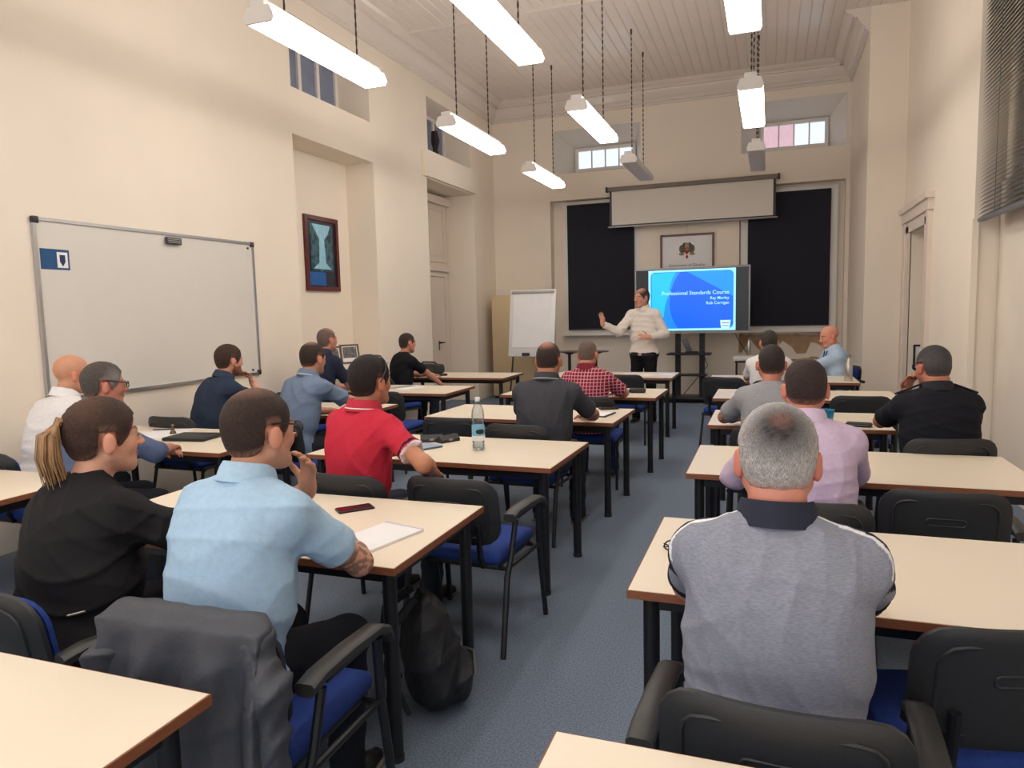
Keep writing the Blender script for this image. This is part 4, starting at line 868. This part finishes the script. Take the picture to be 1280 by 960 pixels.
EYEW = mat('eye_white', (176, 160, 150), .3, .02); EYED = mat('eye_dark', (44, 34, 30), .2, .05)
def sleeve_band(cols, t0):
    def z(V, c, J):
        for s in (-1, 1):
            ab = J['EL'][s]-J['SH'][s]; t = ((V-J['SH'][s])@ab)/(ab@ab); d = np.linalg.norm(V-J['SH'][s]-t[:, None]*ab, axis=1)
            for a, b, col in cols: c[(t > t0+a) & (t < t0+b) & (d < .11)] = arr(col)
    return z
def polo_zone(V, c, J):
    sleeve_band([(-.05, .2, (28, 30, 44))], .62)(V, c, J); q = V-J['N']; x = np.abs(q@J['r']); y = q@J['fd']; z = q@J['td']
    c[(x > .085) & (y > -.030) & (y < -.015) & (z > -.10)] = arr((232, 232, 236)); c[(x > .085) & (y >= -.015) & (z > -.14)] = arr((30, 34, 52))

# ---------------------------------------------------------------- the people
PR = person('man standing in pale shirt and black trousers, one palm raised, before the screen', (-1.68, 9.98, 1.87), face=140, pitch=2, body=168, lean=0, stand=True, g=1.18, w=1.08, vox=.009, skin=(202, 146, 124), shirt=(222, 212, 204), sleeve=1.92, sl_loose=.022, hemz=.965,
       R=((-2.02, 9.86, 1.24), (-2.18, 9.72, 1.40)), L=((-1.36, 9.98, 1.24), (-1.60, 9.74, 1.20)), rhand=dict(d=(-.12, -.05, 1), n=(-.55, -.8, 0), curl=.12, spread=.5), lhand=dict(d=(-1, -.12, .12), n=(.1, 1, -.1), curl=.3, spread=.6), hair='receding', hcol=(62, 50, 44), thin=[('', (0, .04, .11), (.07, .07, .05), (206, 150, 128), 1)], collar=((226, 218, 210),), trousers=(24, 24, 28), wr=.0045)
person('man in light blue polo with tattooed forearm, hand at his chin', (-1.495, 1.80, 1.375), face=-14, pitch=2, body=-6, lean=15, g=1.26, w=1.10, vox=.0065, shirt=(164, 192, 216), sleeve=.72, sl_loose=.02, R=((-1.235, 1.92, .81), (-1.42, 2.14, .79)), L=((-1.74, 2.20, .80), (-1.40, 1.99, 1.06)), lhand=dict(d=(.25, -.22, .9), n=(-.2, -.9, .2), curl=.6, spread=.3), rhand=dict(d=(-.9, .4, 0), n=(0, 0, -1), curl=.4),
       hair='short', hcol=(58, 42, 36), thin=[('', (.0, -.03, .125), (.055, .06, .03), (130, 92, 76), .7)], hthick=.009, trousers=(24, 26, 34), collar=((170, 198, 220),), wr=.0034, tattoo=(1,), glasses='on')
WM = person('woman in black jacket with brown hair tied in a ponytail', (-2.14, 1.79, 1.335), face=-24, pitch=2, body=-16, lean=10, g=1.46, w=1.20, vox=.0065, shirt=(32, 30, 32), sleeve=1.9, sl_loose=.018, hair='tied', hcol=(66, 46, 38), thin=[('', (0, -.05, .09), (.08, .05, .06), (104, 76, 56), .6)], hthick=.013, trousers=(26, 26, 30), neck=.98, skin=(210, 156, 130), female=True, wr=.006,
       R=((-1.80, 1.92, .82), (-2.0, 2.16, .80)), L=((-2.46, 2.0, .82), (-2.22, 2.20, .80)))
m = MB(); rr = random.Random(3); hp = WM['hp']
for i in range(120):
    a = rr.uniform(0, 6.28); q = rr.uniform(.1, 1)*.030; e = rr.uniform(.7, 1)
    m.tube([hp(0, -.09, .055), hp(q*math.cos(a)*.6, -.125, .06+q*math.sin(a)*.5), hp(q*math.cos(a)*1.3, -.150+q*math.sin(a), .02), hp(q*math.cos(a)*1.5, -.152+q*math.sin(a)*1.2, -.05), hp(q*math.cos(a)*1.3+rr.uniform(-.006, .006), -.135+q*math.sin(a)*1.2, -.145*e)], [.0035, .004, .004, .0035, .001], 5)
m.build('ponytail', mat('ponytail_hair', (160, 122, 84), .5, .4, 60, .3, 200, stretch=(1, 1, .2)), WM['root'])
m = MB(); m.tube([hp(.016*math.cos(a), -.098, .056+.016*math.sin(a)) for a in [6.283*i/12 for i in range(13)]], .006, 6); m.build('hair_tie', BLACKM, WM['root'])
q = WM['P0']+WM['r']*.20-WM['f']*.09; m = MB(); m.tube([q+np.array([0, 0, .14]), q+WM['r']*.05+WM['f']*.03+np.array([0, 0, .155])], .004, 6); m.build('zip_pull', STEEL, WM['root'])
person('man in red polo with arm over the empty chair, sunglasses on his hair', (-1.95, 3.22, 1.385), face=-16, pitch=0, body=-20, lean=4, side=4, g=1.16, w=1.18, vox=.0075, skin=(188, 128, 100), shirt=(196, 46, 66), sleeve=.70, sl_loose=.018, R=((-1.50, 2.96, .875), (-1.60, 3.2, .80)), L=((-2.22, 3.50, .80), (-2.02, 3.72, .79)), hair='full', hcol=(36, 28, 28), hthick=.014, collar=((190, 46, 64), (236, 226, 226)), trousers=(50, 56, 70), glasses='head', wr=.005, zone=sleeve_band([(-.11, -.06, (30, 26, 40)), (-.035, .4, (226, 210, 214))], .70), neck=1.05)
person('man with glasses, short greying hair and blue shirt', (-3.69, 3.12, 1.355), face=-30, pitch=4, body=-28, lean=16, g=1.22, w=1.06, vox=.009, skin=(196, 134, 112), shirt=(86, 98, 128), sleeve=1.2, sl_loose=.018, R=((-3.34, 3.20, .80), (-3.56, 3.46, .80)), hair='short', hcol=(84, 76, 72), thin=[('', (.06, .03, .02), (.04, .05, .06), (150, 144, 140), .8)], hthick=.012, collar=((92, 104, 134),), glasses='on', trousers=(28, 30, 36))
person('bald man in white shirt sitting below the whiteboard', (-4.33, 3.43, 1.385), face=-25, pitch=6, body=-10, lean=18, g=1.26, w=1.08, vox=.010, skin=(206, 148, 118), shirt=(228, 224, 224), sleeve=.8, sl_loose=.02, hair=None, collar=((232, 230, 230),), wr=.006)
person('bearded man in navy shirt with fist at his chin', (-4.36, 4.92, 1.37), face=-18, pitch=4, body=-20, lean=22, g=1.08, w=1.04, vox=.010, skin=(206, 148, 124), shirt=(46, 57, 76), sleeve=1.6, R=((-4.06, 5.16, .80), (-4.24, 5.06, 1.03)), rhand=dict(d=(-.45, -.05, .9), n=(-.6, -.5, 0), curl=1.1), hair='full', hcol=(64, 46, 38), hthick=.014, beard=(122, 70, 48), collar=((48, 59, 80),))
person('man in grey blue short sleeved shirt with dark balding hair', (-3.51, 4.92, 1.385), face=-8, pitch=6, body=-14, lean=18, g=1.12, w=1.06, vox=.010, skin=(196, 138, 112), shirt=(112, 128, 152), sleeve=.75, sl_loose=.02, R=((-3.22, 5.20, .83), (-3.30, 5.44, .79)), hair='short', hcol=(56, 42, 36), thin=[('', (0, -.04, .12), (.05, .05, .03), (160, 116, 94), .8)], collar=((112, 128, 152), (214, 220, 222)), wr=.005)
person('tall man in dark navy shirt with cropped grey hair', (-4.46, 6.52, 1.47), face=-14, pitch=-2, body=-14, lean=8, g=1.0, w=1.02, vox=.011, skin=(196, 136, 116), shirt=(40, 46, 66), sleeve=.75, hair='receding', hcol=(110, 92, 84), hthick=.003, thin=[('', (0, .04, .11), (.07, .08, .05), (190, 134, 114), .9)], collar=((40, 46, 66),))
person('man in black tee beside the soft black bag', (-4.41, 8.22, 1.355), face=-28, pitch=3, body=-32, lean=6, g=1.06, w=1.06, vox=.011, skin=(196, 136, 112), shirt=(26, 26, 30), sleeve=.75, R=((-4.20, 8.36, .82), (-4.10, 8.50, .68)), hair='short', hcol=(58, 46, 42), hthick=.005)
person('man in charcoal tee with thinning crown seen from behind', (-1.51, 4.95, 1.37), face=2, pitch=6, body=0, lean=12, g=1.18, w=1.14, vox=.0085, skin=(184, 122, 98), shirt=(66, 66, 72), sleeve=.80, sl_loose=.02, R=((-1.22, 5.10, .83), (-1.34, 5.36, .79)), hair='short', hcol=(58, 44, 40), hthick=.005, thin=[('', (0, -.05, .10), (.045, .05, .04), (180, 122, 102), 1)], neck=1.12, collar=((58, 58, 64), (178, 182, 186)), trousers=(40, 42, 50), tattoo=(1,))
person('man in red checked shirt with close cropped hair', (-1.60, 6.50, 1.315), face=-4, pitch=6, body=4, lean=14, side=-6, g=1.06, w=1.08, vox=.010, skin=(190, 130, 106), shirt=(128, 26, 44), shirt_mat=CHECK, sleeve=.85, sl_loose=.022, R=((-1.28, 6.56, .83), (-1.40, 6.84, .79)), hair='short', hcol=(112, 92, 84), hthick=.003, collar=((120, 26, 44),), trousers=(40, 58, 96), neck=1.08)
person('man in plain white shirt with short dark hair facing the screen', (-.01, 8.2, 1.33), face=6, pitch=4, body=0, lean=12, g=1.08, w=1.04, vox=.011, skin=(200, 140, 118), shirt=(226, 222, 222), sleeve=.8, hair='short', hcol=(62, 54, 50), hthick=.007, collar=((230, 228, 228),))
person('man in light grey tee with dark cropped hair', (.01, 5.1, 1.335), face=4, pitch=6, body=4, lean=16, g=1.10, w=1.04, vox=.009, skin=(192, 126, 104), shirt=(150, 150, 154), shirt_mat=MELANGE, sleeve=.80, sl_loose=.02, L=((-.30, 5.22, .82), (-.16, 5.46, .79)), R=((.26, 5.30, .82), (.14, 5.52, .79)), hair='short', hcol=(54, 44, 42), hthick=.005, tattoo=(-1,), trousers=(60, 62, 68))
person('man in lilac dress shirt with dark hair cut short', (.15, 3.42, 1.355), face=3, pitch=6, body=3, lean=14, g=1.12, w=1.08, vox=.008, skin=(206, 138, 118), shirt=(206, 184, 208), sleeve=1.9, sl_loose=.02, L=((-.15, 3.48, .80), (.0, 3.74, .79)), R=((.38, 3.60, .82), (.24, 3.82, .79)), hair='short', hcol=(58, 44, 42), hthick=.009, thin=[('', (.01, -.02, .125), (.035, .035, .02), (150, 100, 86), .7)], collar=((212, 190, 214),), trousers=(40, 40, 46), wr=.0032)
person('grey haired man in melange grey polo with navy collar and shoulders', (.02, 1.84, 1.352), face=1, pitch=8, body=0, lean=10, g=1.22, w=1.10, vox=.006, skin=(206, 136, 116), shirt=(138, 140, 152), shirt_mat=MELANGE, sleeve=.72, sl_loose=.02, L=((-.215, 2.04, .80), (-.02, 2.24, .785)), R=((.255, 2.06, .80), (.08, 2.28, .785)), hair='short', hcol=(182, 176, 174), hthick=.012, thin=[('', (0, -.088, .066), (.062, .06, .058), (34, 30, 30), .95), ('', (.004, -.084, .086), (.024, .030, .020), (150, 104, 92), .6)], collar=((30, 34, 52),), zone=polo_zone, trousers=(96, 112, 128), wr=.0038, neck=1.1)
OF = person('uniformed officer in black shirt with epaulettes, hand at his face', (.95, 5.02, 1.325), face=20, pitch=8, body=10, lean=12, g=1.28, w=1.16, vox=.0085, skin=(186, 120, 98), shirt=(28, 29, 36), sleeve=.8, sl_loose=.02, L=((.68, 5.22, .81), (.82, 5.13, 1.02)), lhand=dict(d=(.25, -.05, 1), n=(.5, -.7, 0), curl=.9), hair='short', hcol=(62, 60, 62), hthick=.008, thin=[('', (0, -.06, .02), (.09, .06, .06), (104, 100, 100), .6)], collar=((28, 29, 36),), trousers=(24, 25, 32), glasses='on', neck=1.12)
for s in (-1, 1):
    a = OF['N']+OF['r']*s*.085+OF['td']*.040; b = OF['SH'][s]+OF['r']*s*.040+OF['td']*.064; d = unit(b-a); fw = OF['fd']; nn = unit(np.cross(d, fw)); nn = nn if nn[2] > 0 else -nn; Rm = Matrix((Vector(d), Vector(fw), Vector(nn))).transposed()
    m = MB(); m.rbox((a+b)/2+nn*.012, (float(np.linalg.norm(b-a)), .05, .012), .005, Rm); ep = m.build('epaulette', mat('epaulette_black', (24, 25, 32), .8), OF['root'])
    for t in (.15, .62, .85): p = a+(b-a)*t+nn*.019; m = MB(); m.rbox(p, (.016, .016, .006), .003, Rm); m.build('rank_pip', mat('silver_pip', (220, 220, 222), .3, metal=.5), ep)
BA = person('bald man in pale blue shirt with lanyard, sitting in the corner', (.67, 9.42, 1.335), face=112, pitch=14, body=104, lean=4, g=1.06, w=1.04, vox=.010, skin=(214, 146, 124), shirt=(168, 190, 214), sleeve=1.5, sl_loose=.018, L=((.52, 9.36, .86), (.30, 9.36, .82)), R=((.62, 9.72, .86), (.36, 9.56, .84)), lhand=dict(d=(-1, .1, .1), n=(0, .4, -1), curl=.6), hair=None, collar=((180, 200, 222),), trousers=(40, 42, 52), knees=((.36, 9.40, .53), (.34, 9.62, .53)), ankles=((.36, 9.45, .085), (.34, 9.62, .085)))
m = MB(); b0 = BA['N']; m.tube([b0+BA['fd']*.085-BA['r']*.05+BA['td']*.0, b0+BA['fd']*.125-BA['r']*.02-BA['td']*.10, b0+BA['fd']*.135-BA['td']*.22, b0+BA['fd']*.125+BA['r']*.02-BA['td']*.10, b0+BA['fd']*.085+BA['r']*.05], .006, 6); m.build('lanyard', mat('lanyard_navy', (40, 52, 90), .7), BA['root'])

# ---------------------------------------------------------------- jacket over the chair, backpack
F = Field((-.36, -.26, .0), (.36, .16, .62), .008)
F.cap((-.20, 0, .55), (.20, 0, .55), .045, .045, .02); X, Y, Z = F.grid()
hw = .250+.05*np.clip((.5-Z)/.5, 0, 1); yc = -.03-.06*np.clip((.55-Z)/.5, 0, 1); fold = .022*np.sin(34*X+2*np.sin(5*Z))*np.clip((.60-Z)*5, 0, 1)+.014*np.sin(57*X+2+4*Z)*np.clip((.5-Z)*3, 0, 1)
th_ = .028+.016*np.clip((.5-Z)*2, 0, 1); d = np.maximum(np.maximum(np.abs(X)-hw, np.abs(Y-yc-fold)-th_), np.maximum(Z-.56, .06+.035*np.sin(9*X)-Z)).astype(np.float32)
h = np.maximum(.04-np.abs(F.D-d), 0)/.04; F.D = np.minimum(F.D, d)-h*h*.01
wrinkle(F, .003, 11)
jk = thing('draped_jacket', 'dark grey jacket draped over the chair of the light blue polo man', 'jacket', (-1.40, 1.375, .275), math.radians(2))
F.mesh('jacket_body', mat('jacket_cloth', (0, 0, 0), .55, .06, 40, .15, 120, vcol=True), jk, lambda V: np.tile(arr((62, 64, 72)), (len(V), 1)))
for sd_ in (-1, 1):
    F = Field((sd_*.27-.14, -.22, -.02), (sd_*.27+.14, .16, .62), .008); F.cap((sd_*.215, -.01, .52), (sd_*.255, -.035, .42), .045, .052, .04); F.cap((sd_*.255, -.035, .42), (sd_*.265, -.06, .06), .052, .058, .04, cut=.98); wrinkle(F, .007, 20+sd_)
    F.mesh('sleeve', MATS['jacket_cloth'], jk, lambda V: np.tile(arr((62, 64, 72)), (len(V), 1)))
bp = thing('backpack', 'black backpack slumped on the carpet beside the table leg', 'backpack', (-1.28, 2.50, 0), math.radians(125)); bp.scale = (1.15, 1.2, 1.05)
F = Field((-.3, -.25, -.01), (.3, .3, .6), .008); F.ell((0, 0, .16), (.16, .10, .17), None, .05); F.ell((0, .02, .30), (.13, .085, .16), None, .06); F.ell((0, -.09, .12), (.125, .05, .11), None, .03); F.cap((-.05, .03, .45), (.05, .03, .45), .02, .02, .03); wrinkle(F, .006, 3)
X, Y, Z = F.grid(); F.D = np.maximum(F.D, (.003-Z)+0*X); F.mesh('bag_body', mat('bag_nylon', (0, 0, 0), .6, .1, 40, .25, 150, vcol=True), bp, lambda V: np.tile(arr((27, 28, 33)), (len(V), 1)))
for s in (-1, 1): m = MB(); m.tube([(s*.05, .06, .46), (s*.09, .14, .38), (s*.11, .16, .22), (s*.13, .10, .06)], [.014, .018, .016, .008], 8); m.build('shoulder_strap', mat('strap_webbing', (36, 38, 44), .8), bp)
m = MB(); m.tube([(-.03, .03, .46), (0, .03, .50), (.03, .03, .46)], .008, 8); m.build('grab_handle', BLACKM, bp)
m = MB(); m.tube([(-.11, -.125, .16), (0, -.142, .20), (.11, -.125, .16)], .004, 6); m.build('pocket_zip', GREYM, bp)
m = MB(); m.rbox((.06, -.138, .09), (.03, .006, .05), .002, rot_z(.2)); m.build('patch', mat('patch_grey', (120, 118, 116), .6), bp)
m = MB(); m.tube([(.04, .10, .02), (.09, .22, .010), (.17, .33, .010)], .008, 6); m.build('loose_strap', BLACKM, bp)
